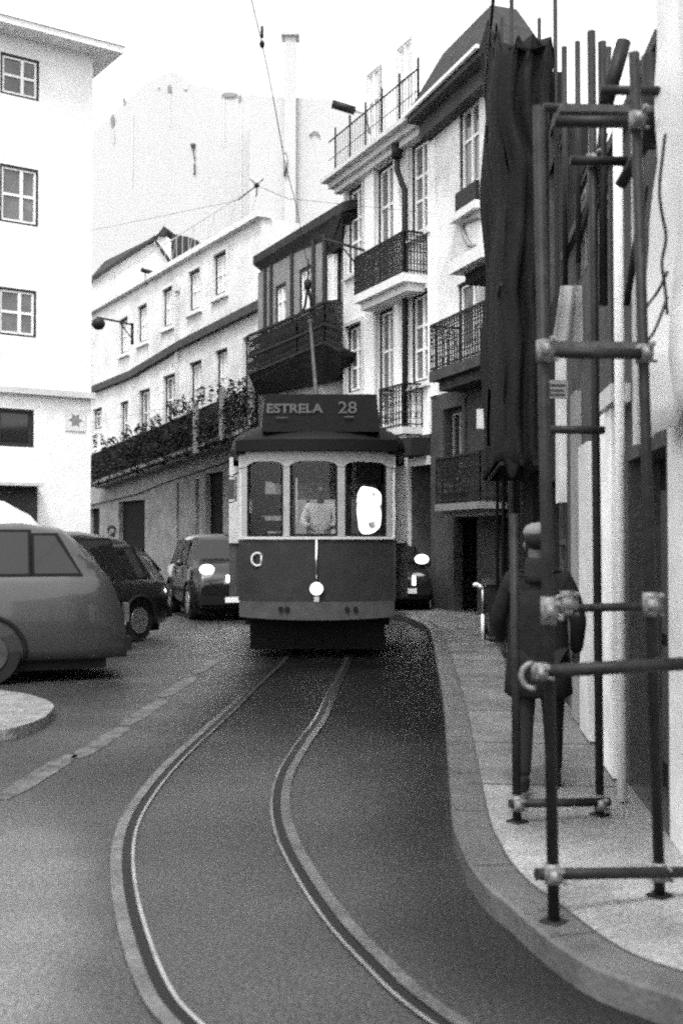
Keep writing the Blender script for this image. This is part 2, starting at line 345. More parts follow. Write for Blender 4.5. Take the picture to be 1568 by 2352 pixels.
# ------------------------------------------------------------------ facades
class Fac:
    def __init__(s, a, b, name, label, cat='building', group=None):
        s.a = Vector((a[0], a[1], 0)); s.b = Vector((b[0], b[1], 0)); s.L = (s.b - s.a).length
        s.d = (s.b - s.a).normalized(); n = Vector((s.d.y, -s.d.x, 0))
        if n.dot(-s.a) < 0: n = -n
        s.n = n; s.root = empty(name, s.a, label, cat, group)
    def s_(s, px, out=0.0):
        a = s.a + s.n * out; r = rx(px); return (r * a.y - a.x) / (s.d.x - r * s.d.y)
    def P(s, q, z, out=0.0): return s.a + s.d * q + s.n * out + Vector((0, 0, z))
    def z_(s, px, py, out=0.0):
        Y = s.P(s.s_(px, out), 0, out).y; return EH + (HZ - py) * Y / F
    def box(s, mb, q0, q1, z0, z1, o0, o1):
        P = s.P; return mb.hexa([P(q0,z0,o0),P(q1,z0,o0),P(q1,z0,o1),P(q0,z0,o1),P(q0,z1,o0),P(q1,z1,o0),P(q1,z1,o1),P(q0,z1,o1)])
    def band(s, mb, q0, za, q1, zb, h, o0, o1):       # a band whose lower edge slopes from za to zb
        P = s.P; return mb.hexa([P(q0,za,o0),P(q1,zb,o0),P(q1,zb,o1),P(q0,za,o1),P(q0,za+h,o0),P(q1,zb+h,o0),P(q1,zb+h,o1),P(q0,za+h,o1)])
    def wall(s, ops, z0, z1, m, depth=6.0, rev=.22, q0=0.0, q1=None, back=None, name='wall'):
        q1 = s.L if q1 is None else q1
        qs = sorted({q0, q1} | {min(max(o[k], q0), q1) for o in ops for k in (0, 1)}); zs = sorted({z0, z1} | {min(max(o[k], z0), z1) for o in ops for k in (2, 3)})
        mb = MB(); P = s.P
        for i in range(len(qs) - 1):
            for k in range(len(zs) - 1):
                cq = (qs[i] + qs[i + 1]) / 2; cz = (zs[k] + zs[k + 1]) / 2
                if any(o[0] < cq < o[1] and o[2] < cz < o[3] for o in ops): continue
                mb.face([P(qs[i], zs[k]), P(qs[i + 1], zs[k]), P(qs[i + 1], zs[k + 1]), P(qs[i], zs[k + 1])])
        for (a, b, c, d) in ops:
            mb.face([P(a, c), P(a, d), P(a, d, -rev), P(a, c, -rev)]); mb.face([P(b, c), P(b, d), P(b, d, -rev), P(b, c, -rev)])
            mb.face([P(a, d), P(b, d), P(b, d, -rev), P(a, d, -rev)]); mb.face([P(a, c), P(b, c), P(b, c, -rev), P(a, c, -rev)])
        bk = back or [s.P(q1, 0, -depth), s.P(q0, 0, -depth)]
        ring = [s.P(q1, 0)] + bk + [s.P(q0, 0)]
        for i in range(len(ring) - 1):
            a, b = ring[i], ring[i + 1]; mb.face([(a.x, a.y, z0), (b.x, b.y, z0), (b.x, b.y, z1), (a.x, a.y, z1)])
        mb.face([(p.x, p.y, z1) for p in ring])
        return mb.build(name, m, s.root)
    def window(s, o, name='window', rev=.22, fr=.06, cross=(.5, (.62,)), fmat='sash', pane='pane', trim=0, trimm='stone', outer='frame_dark', sub=0):
        a, b, c, d = o; r = rev
        mb = MB(); f2 = fr
        for (q0, q1, z0, z1) in ((a, a + f2, c, d), (b - f2, b, c, d), (a + f2, b - f2, c, c + f2), (a + f2, b - f2, d - f2, d)):
            s.box(mb, q0, q1, z0, z1, -r + .002, -r + .09)
        root = mb.build(name, M[outer], s.root)
        sm = MB(); a2, b2, c2, d2 = a + f2 + .002, b - f2 - .002, c + f2 + .002, d - f2 - .002; t = min(.05, (b2 - a2) * .09)
        for (q0, q1, z0, z1) in ((a2, a2 + t, c2, d2), (b2 - t, b2, c2, d2), (a2 + t, b2 - t, c2, c2 + t), (a2 + t, b2 - t, d2 - t, d2)): s.box(sm, q0, q1, z0, z1, -r + .01, -r + .06)
        if cross[0]: mq = a2 + (b2 - a2) * cross[0]; s.box(sm, mq - t * .7, mq + t * .7, c2 + t, d2 - t, -r + .012, -r + .065)
        for h in cross[1]:
            zz = c2 + (d2 - c2) * h; s.box(sm, a2 + t, b2 - t, zz - t * .6, zz + t * .6, -r + .014, -r + .055)
        sm.build('sash', M[fmat], root)
        pm = MB(); pm.face([s.P(a, c, -r + .02), s.P(b, c, -r + .02), s.P(b, d, -r + .02), s.P(a, d, -r + .02)]); pm.build('pane', M[pane], root)
        if trim:
            tm = MB(); e = trim
            for (q0, q1, z0, z1) in ((a - e, a, c - e, d + e), (b, b + e, c - e, d + e), (a, b, d, d + e), (a, b, c - e, c)): s.box(tm, q0, q1, z0, z1, .001, .05)
            s.box(tm, a - e * 1.3, b + e * 1.3, c - e * 1.5, c - e - .001, .001, .12)
            tm.build('frame_trim', M[trimm], root)
        return root
    def rect(s, px0, px1, yt, yb, out=0.0):
        q0, q1 = sorted((s.s_(px0, out), s.s_(px1, out))); pm = (px0 + px1) / 2
        return (q0, q1, s.z_(pm, yb, out), s.z_(pm, yt, out))
    def balcony(s, q0, q1, z, h=1.0, out=.6, slab=.14, m='stone', scroll=True, zb=None, step=.11, bars=.022, dens=1):
        zb = z if zb is None else zb
        mb = MB(); s.band(mb, q0, z - slab, q1, zb - slab, slab, 0.001, out)
        s.band(mb, q0 + .1, z - slab * 1.9, q1 - .1, zb - slab * 1.9, slab * .9 - .002, 0.001, out * .75)
        root = mb.build('balcony', M[m], s.root)
        rm = MB(); zz = lambda q: z + (zb - z) * (q - q0) / (q1 - q0)
        def seg(A, B):
            n = max(2, int((B[0] - A[0]).length / step))
            for hh, wd in ((.06, .03), (h * .52, .015), (h * .8, .02), (h, .045)):
                rm.bar(A[0] + Vector((0, 0, A[1] + hh)), B[0] + Vector((0, 0, B[1] + hh)), wd)
            for k in range(n + 1):
                t = k / n; p = A[0].lerp(B[0], t); zc = A[1] + (B[1] - A[1]) * t
                rm.bar(p + Vector((0, 0, zc)), p + Vector((0, 0, zc + h)), bars)
                if scroll and k < n:
                    d = (B[0] - A[0]) / n; c = p + d * .5
                    for (hz, rr) in ((.28, .42), (.66, .42), (.9, .3)):
                        L = d.length * rr; ring = [c + d.normalized() * math.cos(x) * L + Vector((0, 0, zc + h * hz + math.sin(x) * L * 1.5)) for x in [i * math.pi / 3 for i in range(6)]]
                        rm.tube(ring, .009, 4, closed=True)
        o = out - .04
        seg((s.P(q0, 0, o), z), (s.P(q1, 0, o), zb)); seg((s.P(q0, 0, .02), z), (s.P(q0, 0, o), z)); seg((s.P(q1, 0, .02), zb), (s.P(q1, 0, o), zb))
        rm.build('railing', M['iron'], root)
        return root

KS = 1.25
# --- left white building
B1 = Fac((-6.17, 28.0), (-14.5, 22.2), 'white_building', 'tall white building at the left edge with wide eave and three lit windows', 'building')
ops = [B1.rect(-6, 84, 118, 214), B1.rect(-6, 84, 376, 510), B1.rect(-8, 81, 660, 770), B1.rect(-8, 77, 938, 1026)]
gd = B1.rect(60, 84, 1116, 1200); 
ops2 = [(o[0] + 2.6, o[1] + 2.6, o[2], o[3]) for o in ops]
zt = B1.z_(208, 118)
B1.wall(ops + ops2, 0, zt, M['white_wall'], back=[Vector((-9.5, 42, 0)), Vector((-22, 34, 0))][::1] if False else [B1.P(B1.L, 0, -9), Vector((-9.9, 41, 0))])
for i, o in enumerate(ops):
    B1.window(o, cross=(.42, (.5,)) if i < 3 else (0, ()), fmat='sash' if i < 3 else 'frame_dark', pane='pane' if i < 3 else 'pane_dark', rev=.10 if i else .1, fr=.05)
for o in ops2[:3]: B1.window(o, rev=.1, fr=.05)
e = MB(); B1.box(e, -.55, B1.L, zt, zt + .16, -9, .6); 
e.hexa([B1.P(-.6, zt + .162, .65), B1.P(B1.L, zt + .162, .65), B1.P(B1.L, zt + .162, -9), B1.P(-.6, zt + .162, -9), B1.P(1.4, zt + 1.5, -2), B1.P(B1.L, zt + 1.5, -2), B1.P(B1.L, zt + 1.5, -7), B1.P(1.4, zt + 1.5, -7)])
e.build('roof', M['strip_white'], B1.root)
e = MB(); zl = B1.z_(208, 908); B1.box(e, -.06, B1.L, zl - .09, zl + .06, .001, .16); e.build('ledge', M['stone'], B1.root)
e = MB(); o = B1.rect(22, 84, 1108, 1113); B1.box(e, o[0], o[0] + 2.2, o[2] - .05, o[2] + .03, .001, .5); e.build('canopy', M['stone'], B1.root)
e = MB(); o = B1.rect(30, 84, 1116, 1145); B1.box(e, o[0], o[0] + 2.0, 0.2, o[3] - .02, .002, .06); e.build('doorway', M['dark_stone'], B1.root)
o = B1.rect(148, 195, 940, 990); e = MB(); B1.box(e, o[0], o[1], o[2], o[3], .003, .03)
ps = empty('wall_plaque', B1.P(o[0], o[2], .03), 'small tiled plaque on the white wall right of the dark window', 'plaque')
e.build('panel', M['pale_stone'], ps); e = MB()
cq, cz_p = (o[0] + o[1]) / 2, (o[2] + o[3]) / 2; hq, hz_p = (o[1] - o[0]) * .36, (o[3] - o[2]) * .36; fp = [(cq + hq * rr_ * math.cos(t), cz_p + hz_p * rr_ * math.sin(t)) for t, rr_ in [(k_i * math.pi / 6, (1, .55)[k_i % 2]) for k_i in range(12)]]
e.loft([[B1.P(a_, b_, .031) for a_, b_ in fp], [B1.P(a_, b_, .034) for a_, b_ in fp]], smooth=False)
e.build('painted_figure', M['grey_wall'], ps)

# --- long terrace building
k_ = KS
B2 = Fac((-2.61, 37.1), (-12.9, 55.3), 'terrace_building', 'long pale terrace of small upper windows running down the side street', 'building')
up = [(490,520,576,674),(433,460,616,710),(373,396,658,748),(316,338,698,784),(274,294,728,810)]
lo = [(556,572,772,960),(493,521,800,1000),(434,462,828,1022),(373,401,859,1040),(318,343,893,1060),(275,294,921,1075),(212,233,937,985)]
gf = [(472,512,1085,1230),(449,457,1100,1230),(406,411,1110,1230),(273,333,1150,1235),(206,229,1168,1235)]
OU = [B2.rect(*q) for q in up]; OL = [B2.rect(*q) for q in lo]; OG = [B2.rect(a, b, c, d) for a, b, c, d in gf]
OG = [(a, b, 0.02, d) for a, b, c, d in OG]
zt2 = B2.z_(380, 622)
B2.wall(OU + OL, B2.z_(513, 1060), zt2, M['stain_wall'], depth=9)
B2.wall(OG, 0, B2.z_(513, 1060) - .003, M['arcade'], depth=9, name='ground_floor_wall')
for o in OU: B2.window(o, rev=.16, fr=.10, cross=(.5, (.5,)), pane='curtain', trim=.12, trimm='pale_stone')
for i, o in enumerate(OL): B2.window(o, rev=.22, fr=.10, cross=(.5, (.7,)), pane='curtain' if i in (1, 2) else 'pane', name='french_door')
for i, o in enumerate(OG):
    e = MB(); e.face([B2.P(o[0], o[2], -.2), B2.P(o[1], o[2], -.2), B2.P(o[1], o[3], -.2), B2.P(o[0], o[3], -.2)]); e.build('door', M['black'], B2.root)
e = MB(); B2.box(e, -.1, B2.L, zt2, zt2 + .2, -.3, .22); e.build('parapet', M['pale_stone'], B2.root)
e = MB(); pts = [(602, 703), (412, 798), (294, 868), (205, 903)]
for a, b in zip(pts, pts[1:]):
    qa, qb = B2.s_(a[0], .15), B2.s_(b[0], .15); B2.band(e, qa, B2.z_(a[0], a[1], .15), qb, B2.z_(b[0], b[1], .15), .30, .001, .20)
e.build('ledge', M['mid_wall'], B2.root)
e = MB(); pts = [(596, 1020), (513, 1062), (384, 1105), (311, 1135), (205, 1160)]
for a, b in zip(pts, pts[1:]):
    qa, qb = B2.s_(a[0], .1), B2.s_(b[0], .1); B2.band(e, qa, B2.z_(a[0], a[1], .1), qb, B2.z_(b[0], b[1], .1), .85, .001, .10)
e.build('beam', M['arcade'], B2.root)
e = MB(); q = B2.s_(409); B2.box(e, q - .07, q + .07, B2.z_(409, 1040), B2.z_(409, 660), .002, .12)
B2.box(e, q - .16, q + .16, B2.z_(409, 668), B2.z_(409, 655), .002, .2); e.build('drainpipe', M['stone'], B2.root)
rr = MB()
for kk in range(26):
    q = .2 + kk * .62; rr.bar(B2.P(q, zt2 + .2, 0), B2.P(q, zt2 + 1.15, 0), .018)
    if kk % 3 == 0: rr.bar(B2.P(q, zt2 + 1.15, 0), B2.P(q + .62, zt2 + .2, 0), .015)
rr.bar(B2.P(.2, zt2 + 1.15, 0), B2.P(16, zt2 + 1.15, 0), .03); rr.build('roof_railing', M['steel'], B2.root)
# balcony of the terrace, sloping along the street
bq0, bq1 = B2.s_(586, .8), B2.s_(206, .8)
B2.balcony(bq0, bq1, B2.z_(586, 972, .8), h=1.2, out=.8, m='arcade', zb=B2.z_(206, 1108, .8), step=.16, bars=.055, scroll=True)
for px_, ya_, yb_ in ((447, 925, 1040), (508, 890, 1010), (575, 850, 975)):
    e = MB(); q = B2.s_(px_, .9); B2.box(e, q - .16, q + .16, B2.z_(px_, yb_, .9), B2.z_(px_, ya_, .9), .82, .92); e.build('balcony_pier', M['grey_wall'], B2.root)
# plants on that balcony: a continuous mass of leaves
lf = MB(); topy = [(206, 985), (240, 1010), (300, 985), (345, 962), (400, 915), (437, 915), (470, 880), (520, 885), (560, 862), (590, 880)]
def ty(px):
    for a, b in zip(topy, topy[1:]):
        if a[0] <= px <= b[0]: return a[1] + (b[1] - a[1]) * (px - a[0]) / (b[0] - a[0])
    return 900
def leafs(lf, fn, n, s0, s1):
    for _ in range(n):
        p = fn()
        if p is None: continue
        a = Vector((random.uniform(-1, 1), random.uniform(-1, 1), random.uniform(-.7, .7))).normalized(); b = a.cross(Vector((random.uniform(-1, 1), random.uniform(-1, 1), random.uniform(-1, 1)))).normalized()
        s_ = random.uniform(s0, s1); lf.face([p - a * s_, p + b * s_ * .45, p + a * s_, p - b * s_ * .45])
def rnd():
    px = random.uniform(206, 592); out = random.uniform(.62, .98); q = B2.s_(px, out); t = (q - bq0) / (bq1 - bq0)
    zb_ = B2.z_(586, 972, .8) + (B2.z_(206, 1108, .8) - B2.z_(586, 972, .8)) * t
    ztop = B2.z_(px, ty(px) + 20 * noise.noise(Vector((px * .08, 0, 0))) , out)
    if noise.noise(Vector((px * .06, 3, 0))) > .12: ztop = zb_ + .45
    if random.random() < .35: ztop = zb_ + .9
    return B2.P(q, zb_ - .25 + (ztop - zb_ + .25) * random.random() ** .8, out)
leafs(lf, rnd, 4500, .05, .12)
tag(lf.build('balcony_plants', M['leaf']), 'dense dark potted plants crowding the long balcony of the pale terrace', 'plants', kind='stuff')

# --- house behind with tiled roof
Bh = Fac((-9.0, 57.0), (-14.5, 66.0), 'tiled_house', 'small white house with dark tiled roof and dormer above the terrace', 'house')
def far(px, py, Y): return at(px, py, Y)
Y = 58.0; hs = MB()
hs.loft([[at(x, y, Y) for x, y in ((205, 645), (350, 552), (390, 606), (390, 800), (205, 900))], [at(x, y, Y) + Vector((-1.0, 6, 0)) for x, y in ((205, 645), (350, 552), (390, 606), (390, 800), (205, 900))]], smooth=False)
hs.build('wall', M['white_wall'], Bh.root)
hs = MB()
for seg in (((200, 650), (350, 548), -30), ((350, 548), (394, 608), 6)):
    (xa, ya), (xb, yb), _ = seg; A = at(xa, ya, Y - .4); B_ = at(xb, yb, Y - .4); dv = Vector((-.2, 5, 1.6)) if seg[2] < 0 else Vector((0, 3.5, .0))
    up_ = Vector((0, 0, .22)); hs.hexa([A, B_, B_ + dv, A + dv + (Vector((0, 0, .6)) if seg[2] < 0 else Vector((0,0,0))), A + up_, B_ + up_, B_ + dv + up_, A + dv + up_ + (Vector((0, 0, .6)) if seg[2] < 0 else Vector((0,0,0)))])
hs.build('roof', M['tile'], Bh.root)
hs = MB(); poly = ((361, 540), (374, 532), (390, 548), (392, 600), (361, 590)); hs.loft([[at(x, y, Y + 1) for x, y in poly], [at(x, y, Y + 1) + Vector((.6, 3, 0)) for x, y in poly]], smooth=False); dm = hs.build('dormer', M['white_wall'], Bh.root)
hs = MB(); poly = ((358, 536), (374, 514), (382, 524), (376, 538)); hs.loft([[at(x, y, Y + .8) for x, y in poly], [at(x, y, Y + .8) + Vector((.5, 2.5, 0)) for x, y in poly]], smooth=False); hs.build('dormer_roof', M['tile'], dm)
hs = MB(); poly = ((392, 532), (430, 540), (452, 548), (448, 566), (395, 600)); hs.loft([[at(x, y, Y + 1) for x, y in poly], [at(x, y, Y + 1) + Vector((.4, 4, 0)) for x, y in poly]], smooth=False); hs.build('side_roof', M['tile'], Bh.root)

# --- tall far buildings
def slab(name, label, poly, Y, depth, m, skew=0.0):
    r = empty(name, at(poly[0][0], HZ, Y), label, 'building'); b = MB()
    A = [at(x, y, Y + skew * (x - poly[0][0])) for x, y in poly]; b.loft([A, [p + Vector((p.x * depth / Y, depth, 0)) for p in A]], smooth=False)
    b.build('wall', m, r); return r
Y3 = 76.0
r3 = slab('gable_building', 'tall blank gable wall with stained parapet rising behind the terrace', [(150, 1250), (150, 330), (218, 290), (252, 258), (328, 180), (395, 152), (440, 184), (557, 206), (578, 210), (578, 1250)], Y3, 10, M['far_wall'])
def stain(r, poly, Y, m='mid_wall'):
    b = MB(); A = [at(x, y, Y) for x, y in poly]; b.loft([A, [p + Vector((0, .03, 0)) for p in A]], smooth=False); b.build('stain', M[m], r)
def blob(cx, cy, w_, h_, n=9, sd=0):
    return [(cx + w_ / 2 * math.cos(t) * (1 + .5 * noise.noise(Vector((t, sd, 1)))), cy + h_ / 2 * math.sin(t) * (1 + .5 * noise.noise(Vector((t, sd, 5))))) for t in [2 * math.pi * i / n for i in range(n)]]
for i, (cx, cy, a, b) in enumerate(((254, 268, 9, 30), (256, 305, 4, 36), (281, 222, 7, 12), (386, 194, 9, 20), (423, 192, 8, 10), (360, 190, 7, 6), (524, 209, 38, 12), (549, 217, 7, 16))): stain(r3, blob(cx, cy, a, b, 11, i), Y3 - .1, 'stone' if i in (5, 4, 1) else 'grey_wall')
for i, (x, y0, y1) in enumerate(((386, 205, 280), (552, 225, 520), (300, 250, 420), (512, 215, 330))): stain(r3, [(x - 1.2, y0), (x + 1.2, y0), (x + .8, y1), (x - .8, y1)], Y3 - .09, 'pale_stone')
b = MB(); 
for poly in (((435, 322), (446, 322), (445, 332), (442, 332), (446, 360), (443, 360), (440, 334), (435, 328)), ((443, 368), (446, 368), (446, 392), (441, 394), (443, 390))):
    A = [at(x, y, Y3 - .12) for x, y in poly]; b.loft([A, [p + Vector((0, .1, 0)) for p in A]], smooth=False)
b.build('slot_window', M['dark_stone'], r3)
Y4 = 70.0
r4 = slab('tall_building', 'tall pale building with chimney standing above the corner house', [(572, 1250), (572, 205), (600, 212), (762, 218), (800, 230), (850, 260), (850, 1250)], Y4, 10, M['far_wall'])
b = MB(); A0 = at(652, 400, Y4 - .8); A1 = at(678, 70, Y4 - .8); b.box((A0.x, Y4 - .8, A0.z - 4), (A1.x, Y4 - .1, A1.z)); ch = b.build('chimney', M['far_wall'], r4)
b = MB(); b.box((A0.x - .2, Y4 - 1.0, A1.z), (A1.x + .2, Y4 + .2, A1.z + .35)); b.build('chimney_cap', M['stone'], ch)
b = MB(); c = at(722, 306, Y4 - .1); b.tube([c + Vector((math.cos(t) * .28, 0, math.sin(t) * .3)) for t in [math.pi * i / 8 for i in range(9)]], .05, 6); b.build('arch_ornament', M['grey_wall'], r4)
stain(r4, blob(654, 372, 8, 60, 13, 3), Y4 - 1.0, 'mid_wall')

# --- dark corner house with glazed balcony
B5 = Fac((-.55, 31.2), (-2.62, 35.6), 'corner_house', 'dark low corner house with deep tiled eave and wrap balcony behind the tram', 'building')
o5 = [B5.rect(631, 656, 650, 745), B5.rect(686, 714, 610, 716)]
z5 = B5.z_(700, 560)
B5.wall(o5, 0, z5, M['grey_wall'], depth=6, back=[Vector((2.5, 39, 0)), Vector((1.6, 31.4, 0)), Vector((.02, 30.9, 0))])
for o in o5: B5.window(o, rev=.12, fr=.09, pane='curtain')
f5 = Fac((.02 - .0, 30.85), (-.55, 31.19), 'x', 'x'); bpy.data.objects.remove(f5.root); f5.root = B5.root
o = f5.rect(751, 783, 576, 693)
e = MB(); f5.box(e, -.1, f5.L, .0, z5 - .01, -.25, 0.0); e.build('corner_wall', M['grey_wall'], B5.root)
f5.window((o[0] + .0, o[1] - .0, o[2], o[3]), rev=-.02, fr=.06, pane='curtain', cross=(.42, ()))
e = MB()
for px in (610, 624, 672, 722, 747): q = B5.s_(px); B5.box(e, q - .07, q + .07, B5.z_(px, 860), z5 - .01, .001, .07)
e.build('corner_post', M['frame_dark'], B5.root)
e = MB(); A = at(580, 604, 35.6); B_ = at(786, 480, 29.6)
for (dz0, dz1, dn) in ((0, .22, 0),):
    n_ = B5.n
    e.hexa([A + Vector((0, 0, -.0)), B_ + Vector((0, 0, 0)), B_ - n_ * 4 + Vector((0, 0, 1.2)), A - n_ * 4 + Vector((0, 0, 1.2)), A + Vector((0, 0, .25)), B_ + Vector((0, 0, .25)), B_ - n_ * 4 + Vector((0, 0, 1.5)), A - n_ * 4 + Vector((0, 0, 1.5))])
e.hexa([at(612, 632, 35.2), at(750, 588, 31.2), at(750, 588, 31.2) - n_ * .3, at(612, 632, 35.2) - n_ * .3, A + Vector((0, 0, -.005)), B_ + Vector((0, 0, -.005)), B_ - n_ * .9, A - n_ * .9])
e.build('roof', M['tile'], B5.root)
e = MB(); e.hexa([at(750, 588, 31.2), at(786, 560, 30.3), at(786, 560, 30.6), at(750, 588, 31.5), at(748, 506, 30.9), at(787, 484, 29.7), at(787, 484, 30.4), at(748, 506, 31.3)]); e.build('eave', M['tile'], B5.root)
# wrap balcony: dark sheet-metal parapet and bowl below
def ringp(px, py, Yy): return at(px, py, Yy)
top_ = [at(566, 772, 34.6), at(682, 722, 31.6), at(746, 691, 30.1), at(785, 694, 29.4)]
bot = [at(571, 858, 34.6), at(682, 812, 31.6), at(746, 784, 30.1), at(785, 806, 29.4)]
e = MB()
for kk in range(3):
    a, b, c, d = bot[kk], bot[kk + 1], top_[kk + 1], top_[kk]
    n = int((b - a).length / .13)
    for i in range(n + 1):
        t = i / n; e.bar(a.lerp(b, t), d.lerp(c, t), .035)
        if i < n:
            u = (b - a) / n; cc = a.lerp(b, t) + u * .5
            for hz in (.2, .5, .8):
                zc = hz * (d.lerp(c, t).z - a.lerp(b, t).z); e.tube([cc + u * .4 * math.cos(x) + Vector((0, 0, zc + math.sin(x) * .13)) for x in [j_ * math.pi / 3 for j_ in range(6)]], .014, 4, closed=True)
    for t in (0, .45, 1): e.bar(a.lerp(d, t), b.lerp(c, t), .07)
bal = e.build('balcony_railing', M['iron'], B5.root)
e = MB(); nn = Vector((.55, .85, 0)).normalized()
low = [at(590, 905, 35.0), at(684, 890, 32.4), at(742, 880, 31.0), at(780, 862, 30.4)]
e.loft([[bot[i] + Vector((0, 0, .05)) for i in range(4)] + [bot[i] + nn * 1.3 + Vector((0, 0, .05)) for i in (3, 2, 1, 0)], [bot[i] + Vector((0, 0, -.08)) for i in range(4)] + [bot[i] + nn * 1.3 - Vector((0, 0, .08)) for i in (3, 2, 1, 0)], [low[i] for i in range(4)] + [low[i] + nn * .9 for i in (3, 2, 1, 0)]], smooth=False)
e.build('balcony_base', M['dark_wall'], B5.root)
leafs(lf2 := MB(), lambda: (lambda t, u: top_[0].lerp(top_[2], t) + Vector((random.uniform(.1, .5), random.uniform(.1, .5), -u)))(random.random(), random.random() * 1.15), 2600, .05, .12)
tag(lf2.build('shrubs', M['leaf']), 'dark leafy plants behind the railing of the corner house balcony', 'plants', kind='stuff')
# figure-like ornament hanging in front of the middle window: a bracket lantern
wl = empty('wall_lantern', at(706, 690, 31.0), 'small black lantern hanging before the middle window of the corner house', 'lantern')
e = MB(); c = at(706, 650, 31.0); e.ball(c, (.11, .11, .16)); e.build('lantern_head', M['iron'], wl)
e = MB(); e.tube([at(708, 590, 31.2), at(706, 640, 31.0)], .02, 6); e.tube([at(706, 658, 31.0), at(700, 700, 31.1), at(694, 716, 31.3)], .035, 6); e.tube([at(707, 660, 31.0), at(714, 690, 31.1), at(716, 716, 31.2)], .04, 6); e.build('bracket', M['iron'], wl)

# --- white facade with tall windows
B6 = Fac((2.02, 25.8), (.05, 30.35), 'tall_window_house', 'white house with tall paned windows, cornice and roof terrace behind the tram', 'building')
p6 = [(797,834,421,621),(864,907,370,640),(942,988,313,530),(795,832,742,900),(867,906,706,985),(942,988,667,877)]
o6 = [B6.rect(*q) for q in p6]
zc = B6.z_(985, 268)
og = B6.rect(945, 985, 1070, 1390); og = (og[0] - .25, og[1], .02, og[3]); og2 = B6.rect(800, 900, 1090, 1390); og2 = (og2[0], og2[1], .02, og2[3])
zsplit = B6.z_(965, 1000)
B6.wall(o6, zsplit, zc, M['white_wall'], depth=3)
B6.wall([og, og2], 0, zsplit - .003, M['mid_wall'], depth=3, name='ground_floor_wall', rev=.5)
for i, o in enumerate(o6): B6.window(o, name='french_door' if i in (1, 4) else 'window', rev=.16, fr=.07, cross=(.5, (.36, .64) if i not in (1, 4) else (.3, .66)), trim=.10, trimm='stone')
e = MB(); e.box((0, 0, 0), (.01, .01, .01)) ; e = MB()
for (px0, px1, a, b) in ((843, 863, 395, 990), (911, 922, 350, 980), (992, 1000, 300, 985)):
    q0, q1 = sorted((B6.s_(px0), B6.s_(px1))); B6.box(e, max(q0, .0), q1, zsplit, zc - .01, .001, .07)
e.build('pilaster', M['white_wall'], B6.root)
e = MB(); B6.box(e, -.05, B6.L + .15, zc - .32, zc - .16, .001, .2); B6.box(e, -.05, B6.L + .3, zc - .158, zc, .001, .32); B6.box(e, -.05, B6.L + .42, zc + .002, zc + .12, -.3, .5); e.build('cornice', M['stone'], B6.root)
# drainpipe
e = MB(); q = B6.s_(930, .12); P = B6.P
e.tube([P(q + .25, zc - .5, .2), P(q + .25, zc - .8, .2), P(q, zc - 1.35, .12), P(q, .2, .12)], .07, 8); e.tube([P(q + .25, zc - .2, .2), P(q + .25, zc - .52, .2)], .13, 8); e.build('drainpipe', M['iron'], B6.root)
# dark shop fascia and awning
e = MB(); B6.box(e, .0, 2.9, B6.z_(965, 1045, .3), B6.z_(965, 1003, .3), .002, .5); e.build('shop_fascia', M['dark_wall'], B6.root)
e = MB(); q0, q1 = 0.0, B6.s_(940); B6.box(e, q0, q1, og[3] + .003, B6.z_(965, 1048), .001, .08); B6.box(e, q1 - .1, q1, .12, og[3], .001, .08); e.build('shop_frame', M['stone'], B6.root)
qb = sorted((B6.s_(813, .6), B6.s_(928, .6))); zbal = B6.z_(870, 650, .6)
B6.balcony(qb[0], qb[1], zbal, h=B6.z_(870, 558, .6) - zbal, out=.62, slab=.2, step=.075, bars=.03, m='pale_stone')
qb = sorted((B6.s_(868, .5), B6.s_(926, .5))); zbal = B6.z_(895, 985, .5)
B6.balcony(qb[0], qb[1], zbal, h=B6.z_(895, 888, .5) - zbal, out=.5, slab=.16, step=.14, bars=.025, m='stone')
# roof terrace: railing and set-back attic
e = MB(); zr = zc + .12
for kk in range(int(B6.L / .16) + 1):
    q = kk * .16; e.bar(P(q, zr, .3), P(q, zr + 1.0, .3), .016 if kk % 6 else .05)
    if kk % 6 == 0: e.bar(P(q, zr, .3), P(q, zr + 1.25, .3), .05)
e.bar(P(0, zr + 1.0, .3), P(B6.L + .3, zr + 1.0, .3), .03); e.bar(P(0, zr + .5, .3), P(B6.L + .3, zr + .5, .3), .015); e.build('terrace_railing', M['iron'], B6.root)
att = Fac(tuple((B6.P(-.2, 0, -1.4))[:2]), tuple(B6.P(B6.L - .9, 0, -1.4)[:2]), 'y', 'y'); bpy.data.objects.remove(att.root); att.root = B6.root
oa = [att.rect(842, 872, 150, 330), att.rect(912, 948, 85, 290)]
za = att.z_(835, 128); att.wall(oa, zc - .1, za + .6, M['white_wall'], depth=1.5, name='attic_wall')
for o in oa: att.window(o, rev=.08, fr=.05, outer='stone', pane='curtain')

# --- right house with awning, eave and iron balconies
B7 = Fac((3.10, 22.5), (2.03, 25.75), 'awning_house', 'narrow house with deep eave, stone awning and iron balconies beside the scaffold', 'building')
o7 = [B7.rect(1056, 1102, 228, 425), B7.rect(1050, 1096, 640, 800), B7.rect(1022, 1066, 935, 1110)]
z7 = B7.z_(1000, 272)
zs7 = B7.z_(1010, 905)
B7.wall(o7[:2], zs7, z7, M['stain_wall'], depth=1.0)
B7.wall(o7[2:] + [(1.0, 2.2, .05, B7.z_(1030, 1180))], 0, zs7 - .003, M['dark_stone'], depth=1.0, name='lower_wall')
B7.window(o7[0], rev=.12, fr=.06, cross=(.45, (.6,))); B7.window(o7[1], rev=.15, fr=.05, cross=(.3, ()), name='french_door'); B7.window(o7[2], rev=.2, fr=.09, cross=(.5, ()), pane='pane_dark', fmat='grey_wall', name='french_door', trim=.14, trimm='mid_wall')
